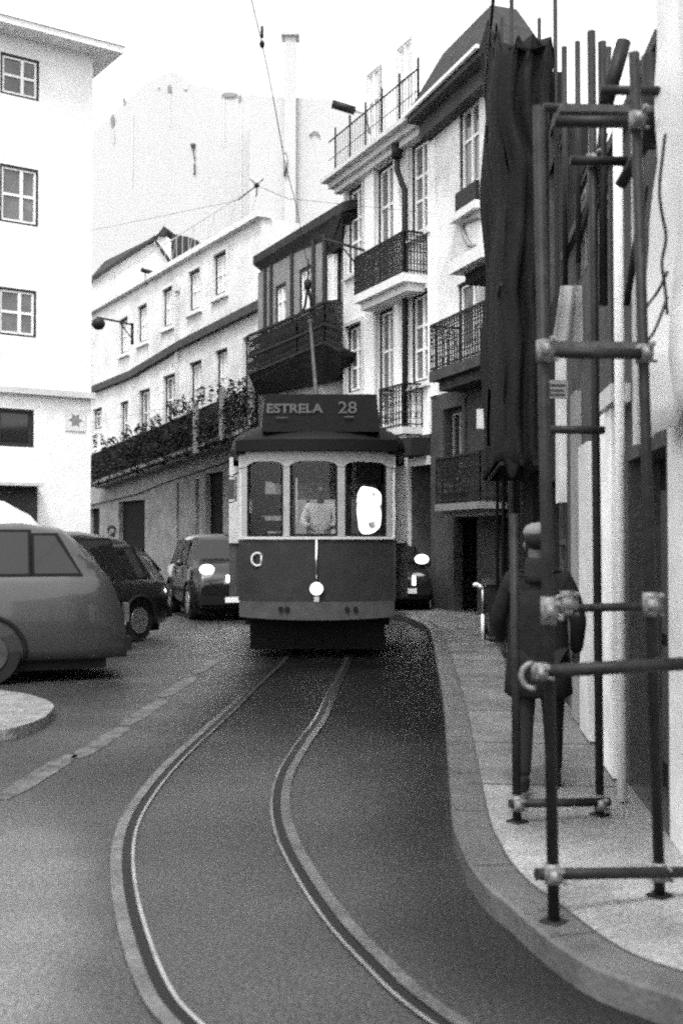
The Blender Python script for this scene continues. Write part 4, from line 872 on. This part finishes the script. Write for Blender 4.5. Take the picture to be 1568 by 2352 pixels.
def cabfront():
    e = L(); skin_front(e, .80, 1.655, HW)
    for sx in (-1, 1): e.box((sx * HW - .025, .202, .80), (sx * HW + .025, 1.3, 1.655))
    e.build('front_panel', M['tram_dark'], T)
    e = L(); skin_front(e, .56, .797, HW + .01, .035, .05, zlow=lambda x: .545 + .03 * abs(x) ** 2); e.build('fender', M['fender'], T)
    for px in (645, 660, 797, 816): e = L(); x = tx(px); e.disc((x, fy(x) - .036, .70), (0, -1, 0), .034, .03, 12); e.build('fender_bolt', M['black'], T)
    e = L(); skin_front(e, 1.658, 1.695, HW + .005, .03, .05); e.build('sill_strip', M['tram_white'], T)
    # posts and arched header
    posts = [(tx(553), tx(565)), (tx(650), tx(665)), (tx(775), tx(792)), (tx(888), tx(900))]
    for a, b in posts: e = L(); e.hexa([(a, fy(a), 1.70), (b, fy(b), 1.70), (b, fy(b) + .07, 1.70), (a, fy(a) + .07, 1.70), (a, fy(a), 2.80), (b, fy(b), 2.80), (b, fy(b) + .07, 2.80), (a, fy(a) + .07, 2.80)]); e.build('window_post', M['tram_cream'], T)
    e = L(); n = 60
    def arch(x):
        for (a, b) in ((tx(565), tx(650)), (tx(665), tx(775)), (tx(792), tx(888))):
            if a <= x <= b: t = (x - a) / (b - a) * 2 - 1; return 2.655 + .085 * math.sqrt(max(0, 1 - t ** 4 * .98)) 
        return 2.66
    xs = [-HW + 2 * HW * i / n for i in range(n + 1)]
    for a, b in zip(xs, xs[1:]): e.hexa([(a, fy(a) - .008, arch(a)), (b, fy(b) - .008, arch(b)), (b, fy(b) + .06, arch(b)), (a, fy(a) + .06, arch(a)), (a, fy(a) - .008, 2.88), (b, fy(b) - .008, 2.88), (b, fy(b) + .06, 2.88), (a, fy(a) + .06, 2.88)])
    e.build('header', M['tram_cream'], T)
    for (a, b) in ((tx(565), tx(650)), (tx(665), tx(775)), (tx(792), tx(888))):
        f = L(); g_ = .03 if a > 0.2 or a < -.3 else .012
        for (x0, x1) in ((a, a + g_), (b - g_, b)): f.hexa([(x0, fy(x0) + .02, 1.70), (x1, fy(x1) + .02, 1.70), (x1, fy(x1) + .055, 1.70), (x0, fy(x0) + .055, 1.70), (x0, fy(x0) + .02, 2.72), (x1, fy(x1) + .02, 2.72), (x1, fy(x1) + .055, 2.72), (x0, fy(x0) + .055, 2.72)])
        f.hexa([(a, fy(a) + .02, 1.70), (b, fy(b) + .02, 1.70), (b, fy(b) + .05, 1.70), (a, fy(a) + .05, 1.70), (a, fy(a) + .02, 1.735), (b, fy(b) + .02, 1.735), (b, fy(b) + .05, 1.735), (a, fy(a) + .05, 1.735)])
        fr_ = f.build('window', M['black'], T)
        gp = L(); m_ = [(a + (b - a) * i / 6) for i in range(7)]
        for x0, x1 in zip(m_, m_[1:]): gp.face([(x0, fy(x0) + .04, 1.72), (x1, fy(x1) + .04, 1.72), (x1, fy(x1) + .04, 2.75), (x0, fy(x0) + .04, 2.75)])
        gp.build('pane', M['tram_glass'], fr_)
cabfront()
# bodies, sides
e = L()
for sx in (-1, 1):
    e.box((sx * BW - .03, 1.3, .80), (sx * BW + .03, TL - 1.3, 1.60)); e.hexa([(min(sx * HW, sx * BW), 1.26, .80), (max(sx * HW, sx * BW), 1.26, .80), (max(sx * HW, sx * BW), 1.299, .80), (min(sx * HW, sx * BW), 1.299, .80), (min(sx * HW, sx * BW), 1.26, 1.60), (max(sx * HW, sx * BW), 1.26, 1.60), (max(sx * HW, sx * BW), 1.299, 1.60), (min(sx * HW, sx * BW), 1.299, 1.60)])
    e.box((sx * HW - .025, TL - 1.3, .8), (sx * HW + .025, TL, 1.6))
e.box((-HW, TL - .03, .8), (HW, TL + .02, 1.62))
e.build('side_panel', M['fender'], T)
e = L()
for sx in (-1, 1):
    a, b = sorted((sx * HW, sx * BW)); e.box((a, 1.22, 1.603), (b, 1.258, 2.75)); e.box((sx * BW - .03, 1.26, 2.45), (sx * BW + .03, TL - 1.3, 2.88)); e.box((sx * HW - .025, .21, 2.66), (sx * HW + .025, 1.3, 2.88))
    for i in range(8): y = 1.3 + i * (TL - 2.6) / 7; e.box((sx * BW - .032, y - .05, 1.603), (sx * BW + .032, y + .05, 2.45))
    for y in (.25, .75, 1.2): e.box((sx * HW - .02, y - .025, 1.658), (sx * HW + .02, y + .025, 2.658))
e.box((-HW, TL - .03, 2.5), (HW, TL + .02, 2.88))
for x in (-1.0, -.36, .36, 1.0): e.box((x - .04, TL - .025, 1.62), (x + .04, TL + .02, 2.5))
e.build('side_frame', M['tram_white'], T)
# side window panes
for sx in (-1, 1):
    for i in range(7):
        y0 = 1.36 + i * (TL - 2.6) / 7; y1 = y0 + (TL - 2.6) / 7 - .12; f = L(); f.face([(sx * BW, y0, 1.6), (sx * BW, y1, 1.6), (sx * BW, y1, 2.45), (sx * BW, y0, 2.45)]); f.build('side_pane', M['tram_glass'], T)
# floor, interior
e = L(); e.box((-1.0, .28, .70), (1.0, TL - .1, .78)); e.box((-1.15, .3, 2.885), (1.15, TL - .1, 2.93)); e.build('floor', M['black'], T)
e = L()
e.box((-1.05, 1.9, .8), (-.42, 1.94, 1.95)); e.box((-1.0, 1.9, 2.02), (-.5, 1.93, 2.3)); e.box((.42, 1.9, .8), (1.05, 1.94, 1.66)); e.box((-1.22, 1.25, .8), (-1.18, TL - 1.4, 2.1)); e.box((1.18, 1.25, .8), (1.22, TL - 1.4, 1.7)); e.box((-1.2, 1.3, 2.35), (-1.17, 6.9, 2.85)); e.box((1.17, 1.3, 2.35), (1.2, 6.9, 2.85))
for x in (-1.02, -.47, -.40, .42, .47, .98): e.box((x - .025, 1.9, 1.6), (x + .025, 1.94, 2.85))
e.box((-1.02, 1.9, 2.3), (-.42, 1.94, 2.36)); e.box((-1.05, 1.9, 2.55), (1.05, 1.94, 2.85)); e.box((.42, 1.9, 2.50), (1.05, 1.94, 2.56))
e.build('bulkhead', M['frame_dark'], T)
e = L()
for i in range(5):
    for sx in (-1, 1): y = 2.5 + i * .85; e.box((sx * .75 - .33, y, 1.1), (sx * .75 + .33, y + .42, 1.18)); e.box((sx * .75 - .33, y + .4, 1.18), (sx * .75 + .33, y + .45, 1.7))
e.build('seat', M['coat'], T)
e = L(); e.tube([(-.6, .62, .8), (-.6, .62, 1.72)], .10, 12); e.tube([(-.6, .62, 1.73), (-.6, .62, 1.77)], .12, 12); e.tube([(.3, .6, .8), (.3, .6, 1.8)], .03, 8); e.build('controller', M['steel'], T)
e = L(); e.box((.36, .60, 1.75), (.40, .64, 1.95)); e.box((-.36, 1.70, 1.9), (-.33, 1.74, 2.6)); e.build('grab_pole', M['chrome'], T)
lp = L(); lp.box((-.25, .75, 2.84), (.30, .88, 2.875)); lp.build('driver_fill', emit('driver_fill', .9, 9), T)  # added glowing strip to brighten the driver
# added glowing panel standing in for sun glare in the right window
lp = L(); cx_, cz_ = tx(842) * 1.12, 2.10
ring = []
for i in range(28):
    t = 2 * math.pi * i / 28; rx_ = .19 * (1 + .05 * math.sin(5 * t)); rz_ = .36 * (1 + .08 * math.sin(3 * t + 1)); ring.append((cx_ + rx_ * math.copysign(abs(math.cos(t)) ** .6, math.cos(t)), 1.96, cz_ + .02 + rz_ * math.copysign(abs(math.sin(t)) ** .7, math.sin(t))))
lp.loft([ring, [(x, y + .02, z) for x, y, z in ring]], smooth=False); lp.build('glare_panel', M['glare_soft'], T)
lp = L(); lp.box((cx_ - .18, 1.96, 2.62), (cx_ + .17, 1.98, 2.72)); lp.box((cx_ - .13, 1.955, 2.72), (cx_ + .02, 1.975, 2.77)); lp.build('glare_strip', M['glare_soft'], T)  # added glowing strip, upper part of the same window glare
# roof
e = L(); rings = []
prof = [(-.06, 1.12, 2.9, .02), (.05, 1.16, 2.95, .14), (.35, 1.2, 2.97, .33), (.9, 1.27, 2.97, .42), (TL - .9, 1.32, 2.97, .42), (TL - .3, 1.2, 2.96, .33), (TL + .05, 1.1, 2.9, .05)]
for (y, hw, z0, hgt) in prof:
    arc = [(hw * math.cos(t), y + (fy(hw * math.cos(t)) if y < .5 else 0), z0 + hgt * math.sin(t) ** .8) for t in [math.pi * i / 16 for i in range(17)]]
    rings.append([(-hw, y + (fy(hw) if y < .5 else 0), z0 - .06)] + arc[::-1] + [(hw, y + (fy(hw) if y < .5 else 0), z0 - .06)])
e.loft(rings); e.build('roof', M['tram_roof'], T)
e = L(); skin_front(e, 2.883, 3.04, 1.13, .10, .35); e.build('roof_edge', M['tram_roof'], T)
# destination box
x0, x1 = tx(606), tx(866); e = L(); z0_, z1_ = 3.16, 3.69
e.hexa([(x0 - .05, .16, z0_), (x1 + .05, .16, z0_), (x1 + .05, 1.3, z0_ + .1), (x0 - .05, 1.3, z0_ + .1), (x0, .20, z1_), (x1, .20, z1_), (x1 - .1, 1.2, z1_ - .12), (x0 + .1, 1.2, z1_ - .12)])
db = e.build('destination_box', M['tram_roof'], T)
e = L(); 
for (a, b, c, d) in ((tx(632), tx(660), 3.35, 3.362), (tx(790), tx(812), 3.36, 3.375)): e.box((a, .135, c), (b, .15, d))
e.build('box_mark', M['letter'], db)  # two small pale marks on the box front
def text(s_, size, cx, cz, y, parent, m, bold=.004, width=None):
    c = bpy.data.curves.new('t', 'FONT'); c.body = s_; c.size = size; c.extrude = .004; c.offset = bold; c.align_x = 'CENTER'; c.align_y = 'CENTER'
    o = bpy.data.objects.new('t', c); sc.collection.objects.link(o); dg = bpy.context.evaluated_depsgraph_get(); me = bpy.data.meshes.new_from_object(o.evaluated_get(dg)); bpy.data.objects.remove(o)
    xs = [v.co.x for v in me.vertices]; k = (width / (max(xs) - min(xs))) if width else 1; mx = (max(xs) + min(xs)) / 2; ys = [v.co.y for v in me.vertices]; my = (max(ys) + min(ys)) / 2
    for v in me.vertices: v.co = Vector(((v.co.x - mx) * k + cx, y - v.co.z, v.co.y - my + cz))
    me.materials.clear(); me.materials.append(m); me.name = 'lettering'; ob = bpy.data.objects.new('lettering', me); sc.collection.objects.link(ob); ob.parent = parent
text('ESTRELA', .175, tx(676), tz(934) + .0, .165, db, M['letter'], .006, width=.79)
text('28', .235, tx(798), tz(932) + .0, .165, db, M['letter'], .002, width=.26)
# head lamp, strip, emblem
e = L(); e.disc((0, -.03, .98), (0, -1, 0), .098, .05, 28, .094); hlp = e.build('headlight', M['chrome'], T)
e = L(); e.disc((0, -.081, .98), (0, -1, 0), .081, .006, 28); e.build('lamp_lens', M['lamp'], hlp)
e = L(); e.disc((0, -.088, .98), (0, -1, 0), .016, .004, 12); e.build('lamp_bulb', M['grey_wall'], hlp)
e = L(); e.tube([(0, -.012, 1.08), (0, -.012, 1.655)], .022, 10); e.build('centre_strip', M['chrome'], T)
e = L(); e.box((-.035, -.045, .80), (.035, -.01, .87)); e.build('coupling', M['chrome'], T)
ex, ez = tx(590), tz(1285); ye = fy(ex); e = L()
e.tube([(ex + .078 * math.cos(t), ye - .02, ez + .088 * math.sin(t)) for t in [R(50 + 13 * i) for i in range(21)]], .014, 8); e.tube([(ex + .055, ye - .02, ez + .06), (ex + .055, ye - .02, ez - .075)], .012, 8); e.build('emblem', M['stone'], T)
# mirror and handrails
e = L(); mx_ = tx(527); pts = [(mx_ - .05, .3, 2.55), (mx_ + .06, .3, 2.53), (mx_ + .06, .3, 2.20), (mx_ - .03, .3, 2.17)]; e.tube(pts, .012, 6); e.box((mx_ - .05, .30, 2.22), (mx_ + .04, .33, 2.5)); e.tube([(mx_ + .02, .3, 2.56), (-HW, .28, 2.62)], .012, 6); e.build('mirror', M['fender'], T)
e = L(); 
for sx in (-1, 1): e.tube([(sx * 1.135, 1.18, 1.2), (sx * 1.135, 1.16, 2.4)], .014, 8)
e.build('grab_rail', M['chrome'], T)
# underframe and wheels
e = L(); e.box((-1.02, .45, .45), (1.02, TL - .45, .70)); e.box((-.85, 2.2, .18), (.85, 6.1, .45)); e.hexa([(-.95, .5, .10), (.95, .5, .10), (.9, .6, .10), (-.9, .6, .10), (-.95, .4, .5), (.95, .4, .5), (.9, .55, .5), (-.9, .55, .5)]); e.build('underframe', M['black'], T)
for y in (2.9, 5.4):
    for sx in (-1, 1): e = L(); e.disc((sx * .40, y, .36), (sx, 0, 0), .36, .09, 24); e.build('wheel', M['steel'], T)
# trolley pole on the roof
e = L(); top = at(712, 737, 20.0) - Vector((TX, TY, 0)); e.tube([(.0, 1.0, 3.45), top], .028, 8, rr=[.035, .022]); e.tube([(0, 1.0, 3.3), (0, 1.0, 3.5)], .09, 10); e.ball(top, .05, 8, 6); e.build('trolley_pole', M['mid_wall'], T)
person((TX + tx(733) * 1.04, TY + .93, .785), R(0), 'tram driver in pale shirt standing behind the middle windscreen', drive, M['shirt'], M['trousers'], scale=.965)
# ------------------------------------------------------------------ overhead wires, lamps
wz = 5.5
ov = empty('overhead_wire', (-.6, 8, wz), 'thin tram contact wire running above the track to the trolley pole', 'wire')
ipts = [at(600, 90, 8.7), at(655, 372, 11.57), at(690, 525, 14.07), at(712, 737, 20.0)]
e = MB(); e.tube(cat_rom([Vector((-.9, 2, 5.55)), Vector((-.75, 5.5, 5.5))] + ipts + [Vector((-1.6, 26, 5.5)), Vector((-5, 33, 5.5)), Vector((-12, 42, 5.5))], 5), .0045, 5); e.build('wire', M['iron'], ov)
e = MB(); e.ball(ipts[0], (.022, .035, .03), 8, 6); e.tube([ipts[0] + Vector((0, 0, .05)), ipts[0] + Vector((0, 0, .14))], .012, 6); e.build('insulator', M['iron'], ov)
e = MB(); e.tube([at(652, 345, 11.57), at(656, 365, 11.57), at(652, 400, 11.57)], .03, 8, rr=[.008, .022, .008]); e.build('insulator', M['steel'], ov)
sw = empty('span_wire', at(588, 420, 24), 'span wires meeting at a small hub above the terrace roof', 'wire')
e = MB(); hub = at(588, 420, 24); e.ball(hub, .06, 8, 6); e.build('hub', M['iron'], sw)
e = MB()
for x, y in ((573, 405), (604, 404), (587, 445), (545, 455)): e.tube([hub, at(x, y, 24)], .012, 5)
e.tube([hub, at(662, 452, 22), at(675, 452, 20)], .006, 5); e.tube([at(675, 452, 20), Vector((2.2, 25.5, 9.0))], .004, 5); e.tube([at(545, 455, 24), at(430, 540, 30), Vector((-6.4, 28.2, 9.8))][0:1] + [Vector((-6.25, 28.0, 9.3))], .004, 5)
e.build('wire', M['iron'], sw)
sl_ = empty('street_lamp', at(790, 238, 29), 'dark tube street lamp tilted above the roof terrace', 'lamp')
e = MB(); e.tube([at(763, 230, 29), at(815, 246, 29)], .11, 10); e.build('lamp_head', M['iron'], sl_); e = MB(); e.tube([at(815, 246, 29), at(840, 254, 29.6), at(850, 300, 29.9)], .03, 6); e.build('arm', M['steel'], sl_)
s2 = empty('wall_lamp', at(340, 620, 46), 'small dark lamp tube above the upper windows of the terrace', 'lamp')
e = MB(); e.tube([at(322, 616, 46), at(358, 627, 46)], .10, 8); e.build('lamp_head', M['iron'], s2); e = MB(); e.tube([at(330, 619, 46), at(336, 660, 46.8)], .025, 6); e.build('arm', M['iron'], s2)
s3 = empty('bracket_lamp', at(225, 742, 44), 'round dark street lamp on a long bracket beside the white building', 'lamp')
e = MB(); e.ball(at(224, 742, 44), (.27, .25, .24), 12, 8); e.build('lamp_head', M['iron'], s3); e = MB(); e.tube([at(222, 727, 44), at(262, 735, 45), at(304, 744, 46)], .04, 6); e.tube([at(302, 740, 46), at(302, 790, 46)], .06, 6); e.tube([at(272, 737, 45.2), at(286, 756, 45.8), at(302, 776, 46)], .025, 6); e.build('bracket', M['iron'], s3)
s4 = empty('wire_bracket', at(800, 560, 29.5), 'iron arm strutted from the corner house to the white house balcony', 'bracket')
e = MB(); e.tube([at(745, 545, 30), at(836, 571, 28.6)], .035, 6); e.tube([at(780, 557, 29.5), at(815, 600, 28.8)], .025, 6); e.build('arm', M['iron'], s4)

# ------------------------------------------------------------------ vehicles
def car(name, origin, rz, Lc, Wc, side, glassrows, body, label, wheels, wr=.31, lamps=None, group=None, belt=.98, lit=False):
    """side: list of (y, z) roofline silhouette along the length from front (y=0) to rear (y=Lc)"""
    root = empty(name, origin, label, name.replace('parked_', ''), group, rz=rz)
    hw = Wc / 2
    n = len(side); e = L(); rings = []
    # body cross-sections along the length: sill, belt, roof
    for (y, zr) in side:
        zb = min(zr, belt); t = min(1, min(y, Lc - y) / .5); wf = hw * (.86 + .14 * math.sin(t * math.pi / 2)); cab = max(0, zr - belt)
        ins = cab * .30
        sill = .26
        r = [(wf - .06, sill), (wf, sill + .12), (wf + .01, (sill + zb) / 2), (wf - .015, zb - .05), (wf - .05, zb)]
        if cab > .05: r += [(wf - .05 - ins * .5, zb + cab * .5), (wf - .08 - ins, zr - .09), (wf - .20 - ins, zr - .02), (0.0, zr)]
        else: r += [(wf - .09, zb + .004), (wf - .2, zb + .012), (wf * .6, zb + .02), (0.0, zb + .03)]
        rings.append([(x, y, z) for x, z in r] + [(-x, y, z) for x, z in r[-2::-1]])
    e.loft(rings); bd = e.build('body', body, root)
    # glass on the sides and front and rear
    gm = 0
    for (ya, yb, yc, yd, z0, z1) in glassrows:
        for sx in (-1, 1):
            f = L()
            def X(z, y=0): cab = max(.01, z - belt); return sx * (hw - .05 - cab * .30 + .012)
            bk_ = L(); bk_.face([(X(z0 - .03) - sx * .006, ya - .05, z0 - .03), (X(z0 - .03) - sx * .006, yb + .05, z0 - .03), (X(z1 + .03) - sx * .006, yc + .04, z1 + .03), (X(z1 + .03) - sx * .006, yd - .04, z1 + .03)]); bk_.build('window_seal', M['black'], root)
            f.face([(X(z0), ya, z0), (X(z0), yb, z0), (X(z1), yc, z1), (X(z1), yd, z1)]); f.build('side_window', M['car_glass'], root)
    # windscreen: find the roofline rise at front
    for kk in range(n - 1):
        (y0, z0), (y1, z1) = side[kk], side[kk + 1]
        if z0 <= belt + .08 and z1 > belt + .3 or z0 > belt + .3 and z1 <= belt + .08:
            lo_, hi_ = ((y0, z0), (y1, z1)) if z0 < z1 else ((y1, z1), (y0, z0))
            sg = -1 if hi_[0] > lo_[0] else 1; f = L()
            a = Vector((0, lo_[0], lo_[1])); b = Vector((0, hi_[0], hi_[1])); d = (b - a); a2 = a + d * .12; b2 = a + d * .86; off = Vector((0, sg * .03, .03))
            wa, wb = hw - .16, hw - .20 - (hi_[1] - belt) * .28
            f.face([a2 + off + Vector((-wa, 0, 0)), a2 + off + Vector((wa, 0, 0)), b2 + off + Vector((wb, 0, 0)), b2 + off + Vector((-wb, 0, 0))]); f.build('windscreen' if lo_[0] < hi_[0] else 'rear_window', M['car_glass'], root)
    for y in wheels:
        for sx in (-1, 1):
            f = L(); f.tube([(sx * (hw - .22), y, wr), (sx * (hw - .0), y, wr)], wr, 24); wh = f.build('wheel', M['rubber'], root)
            f = L(); f.disc((sx * (hw + .001), y, wr), (sx, 0, 0), wr * .62, .014, 20); f.build('rim', M['fender'] if body is M['car_grey'] else M['steel'], wh)
            f = L(); f.tube([(sx * (hw + .012), y + (wr + .06) * math.cos(t), wr + (wr + .06) * math.sin(t)) for t in [R(-12 + 17 * i) for i in range(13)]], .03, 6); f.build('wheel_arch', M['black'], root)
    zf = .68
    for sx in (-1, 1):
        f = L(); c = Vector((sx * (hw - .26), -.01, zf)) if not lamps else Vector((sx * (hw - .26), -.015, lamps[0]))
        f.ball(c + Vector((0, .07, 0)), (.15, .10, .10), 12, 8); f.build('headlight', M['lamp'] if lit else M['sash'], root)
        if lit and sx == 1: fq = (-.24, .02, .13) if belt > 1 else (.17, .23, .2); f = L(); f.box((fq[0], -.10, belt - .17 - fq[2]), (fq[1], -.06, belt - .17)); f.build('front_glow', M['lamp'], root)  # glowing rectangle; on the off-road car it stands for a shining plate
        f = L(); f.box((sx * (hw - .2) - .09, Lc - .04, zf), (sx * (hw - .2) + .09, Lc + .015, zf + .22)); f.build('tail_light', M['mid_wall'], root)
        f = L(); f.ball((sx * (hw + .08), side[2][0] + .42, belt + .06), (.09, .05, .07), 10, 6); f.build('mirror', body, root)
        for yy in (1.0,): 
            f = L(); f.box((sx * hw - .01, wheels[0] + wr + .1, .55), (sx * hw + .025, wheels[1] - wr - .1, .62)); f.build('rub_strip', M['black'], root)
            f = L(); f.box((sx * (hw + .0) - .012, Lc * .52, belt - .14), (sx * (hw + .0) + .022, Lc * .52 + .16, belt - .115)); f.build('door_handle', M['chrome'], root)
            f = L(); 
            for q in (Lc * .36, Lc * .60): f.box((sx * hw - .004, q, .34), (sx * hw + .014, q + .008, belt - .02))
            f.build('door_gap', M['black'], root)
    f = L(); f.box((-hw + .1, -.06, .34), (hw - .1, .05, .50)); f.box((-hw + .1, Lc - .05, .34), (hw - .1, Lc + .05, .50)); f.build('bumper', M['black'], root)
    f = L(); f.box((-.26, -.075, .38), (.26, -.065, .49)); f.box((-.26, Lc + .052, .60), (.26, Lc + .06, .71)); f.build('number_plate', M['sash'], root)
    f = L(); f.box((-hw + .14, .25, .14), (hw - .14, Lc - .25, .30)); f.build('underbody', M['black'], root)
    return root
# grey people carrier at left: front near the camera and out of frame, rear to the right
A = Vector((-6.75, 12.85, 0)); Bq = Vector((-2.82, 14.27, 0)); ang = math.atan2(Bq.y - A.y, Bq.x - A.x) - math.pi / 2
side = [(0, .75), (.1, 1.02), (1.0, 1.22), (1.6, 1.72), (2.0, 1.84), (3.0, 1.86), (3.45, 1.80), (3.80, 1.50), (3.98, 1.22), (4.16, .78), (4.2, .5)]
car('parked_car', A, ang, 4.2, 1.8, side, [(1.5, 2.3, 2.25, 1.85, 1.26, 1.72), (2.38, 3.05, 3.05, 2.36, 1.26, 1.74), (3.12, 3.62, 3.35, 3.12, 1.26, 1.70)], M['car_grey'], 'plain grey tall hatchback at the left edge, its rounded tail towards the road', (.80, 2.60), .36, group='cars parked along the left kerb', belt=1.2)
A = Vector((-6.0, 15.5, 0)); Bq = Vector((-3.62, 19.8, 0)); ang = math.atan2(Bq.y - A.y, Bq.x - A.x) - math.pi / 2
side = [(0, .62), (.08, .84), (1.0, 1.04), (1.85, 1.68), (2.2, 1.80), (3.0, 1.80), (3.9, 1.70), (4.4, 1.54), (4.75, 1.04), (4.9, .70)]
car('parked_car', A, ang, 4.9, 1.85, side, [(1.65, 2.5, 2.45, 2.1, 1.04, 1.62), (2.58, 3.5, 3.5, 2.54, 1.04, 1.64), (3.6, 4.3, 4.0, 3.58, 1.04, 1.50)], M['car_black'], 'long black estate car parked between the grey hatchback and the off-road car', (1.0, 3.95), .34, group='cars parked along the left kerb')
side = [(0, .70), (.08, 1.0), (1.0, 1.16), (1.55, 1.70), (1.9, 1.79), (2.8, 1.80), (3.7, 1.76), (4.1, 1.12), (4.2, .8)]
car('parked_car', Vector((-2.12, 23.2, 0)), R(17), 4.2, 1.75, side, [(1.35, 2.2, 2.2, 1.75, 1.12, 1.62), (2.3, 3.6, 3.4, 2.3, 1.12, 1.62)], M['car_black'], 'black off-road car facing the street with headlight on, left of the tram', (.8, 3.3), .36, lamps=(1.05,), group='cars parked along the left kerb', belt=1.1, lit=True)
side = [(0, .62), (.08, .80), (.95, .95), (1.6, 1.42), (1.95, 1.5), (2.8, 1.50), (3.6, 1.42), (4.1, .95), (4.2, .62)]
car('parked_car', Vector((1.36, 24.7, .11)), R(4), 3.9, 1.3, side, [(1.45, 2.2, 2.15, 1.8, .97, 1.4)], M['car_black'], 'dark car with headlights glowing in the shadowed entrance right of the tram', (.8, 3.4), .3, lamps=(1.12,), belt=.93, lit=True)
side = [(0, .8), (.06, 1.2), (.5, 1.45), (1.0, 2.05), (1.5, 2.32), (2.5, 2.40), (4.0, 2.40), (4.9, 2.36), (5.0, 1.2)]
car('parked_van', Vector((-5.35, 22.2, .12)), R(-98) + math.pi, 5.0, 1.9, side, [(.75, 1.6, 1.6, 1.2, 1.42, 2.0)], M['car_white'], 'white van with bright roof parked before the white building, behind the grey car', (.9, 3.9), .34, belt=1.35)

# ------------------------------------------------------------------ pavement furniture
pb = ground(1107, 1470, KZ)
bo = empty('bollard', pb, 'slim steel bollard with pale cap and painted-in sheen on lower half, right of the tram', 'bollard')
e = MB(); e.tube([pb, pb + Vector((0, 0, .40))], .026, 14); e.build('sheen_sleeve', M['strip_white'], bo)  # white colour stands in for a bright reflection on the metal
e = MB(); e.tube([pb + Vector((0, 0, .401)), pb + Vector((0, 0, .80))], .022, 14); e.build('post', M['steel'], bo)
e = MB(); t_ = at(1092, 1343, pb.y); e.tube([pb + Vector((0, 0, .80)), t_ + Vector((.02, 0, 0))], .028, 10); e.ball(t_, (.05, .05, .035), 12, 8); e.build('cap', M['strip_white'], bo)
bp = ground(1152, 1472, KZ) ; bn = empty('wheelie_bin', bp, 'black wheeled rubbish bin on the pavement against the dark shops', 'bin')
e = MB(); c = bp
e.loft([[c + Vector((x * .21, .06 + y * .24, z)) for x, y in ((-1, -1), (1, -1), (1, 1), (-1, 1))] for z in (.08,)] + [[c + Vector((x * .27, .06 + y * .31, z)) for x, y in ((-1, -1), (1, -1), (1, 1), (-1, 1))] for z in (.86,)], smooth=False); e.build('bin_body', M['bottle'], bn)
e = MB(); e.loft([[c + Vector((x * .29, .06 + y * .34, .865)) for x, y in ((-1, -1), (1, -1), (1, 1), (-1, 1))], [c + Vector((x * .26, .06 + y * .30, .95)) for x, y in ((-1, -1), (1, -1), (1, 1), (-1, 1))]], smooth=False); e.build('lid', M['bottle'], bn)
for sx in (-1, 1): e = MB(); e.disc(c + Vector((sx * .22, .34, .10)), (sx, 0, 0), .10, .05, 16); e.build('wheel', M['rubber'], bn)
# rubble / pale sacks at the foot of the entrance
rb = empty('kerb_slab', ground(968, 1392, KZ), 'pale stone slab lying on the pavement at the dark entrance', 'slab')
e = MB(); a = ground(945, 1392, KZ); e.hexa([a, a + Vector((.52, -.1, 0)), a + Vector((.62, .5, 0)), a + Vector((.1, .6, 0)), a + Vector((0, 0, .10)), a + Vector((.52, -.1, .07)), a + Vector((.62, .5, .10)), a + Vector((.1, .6, .12))]); e.build('slab_block', M['pale_stone'], rb)
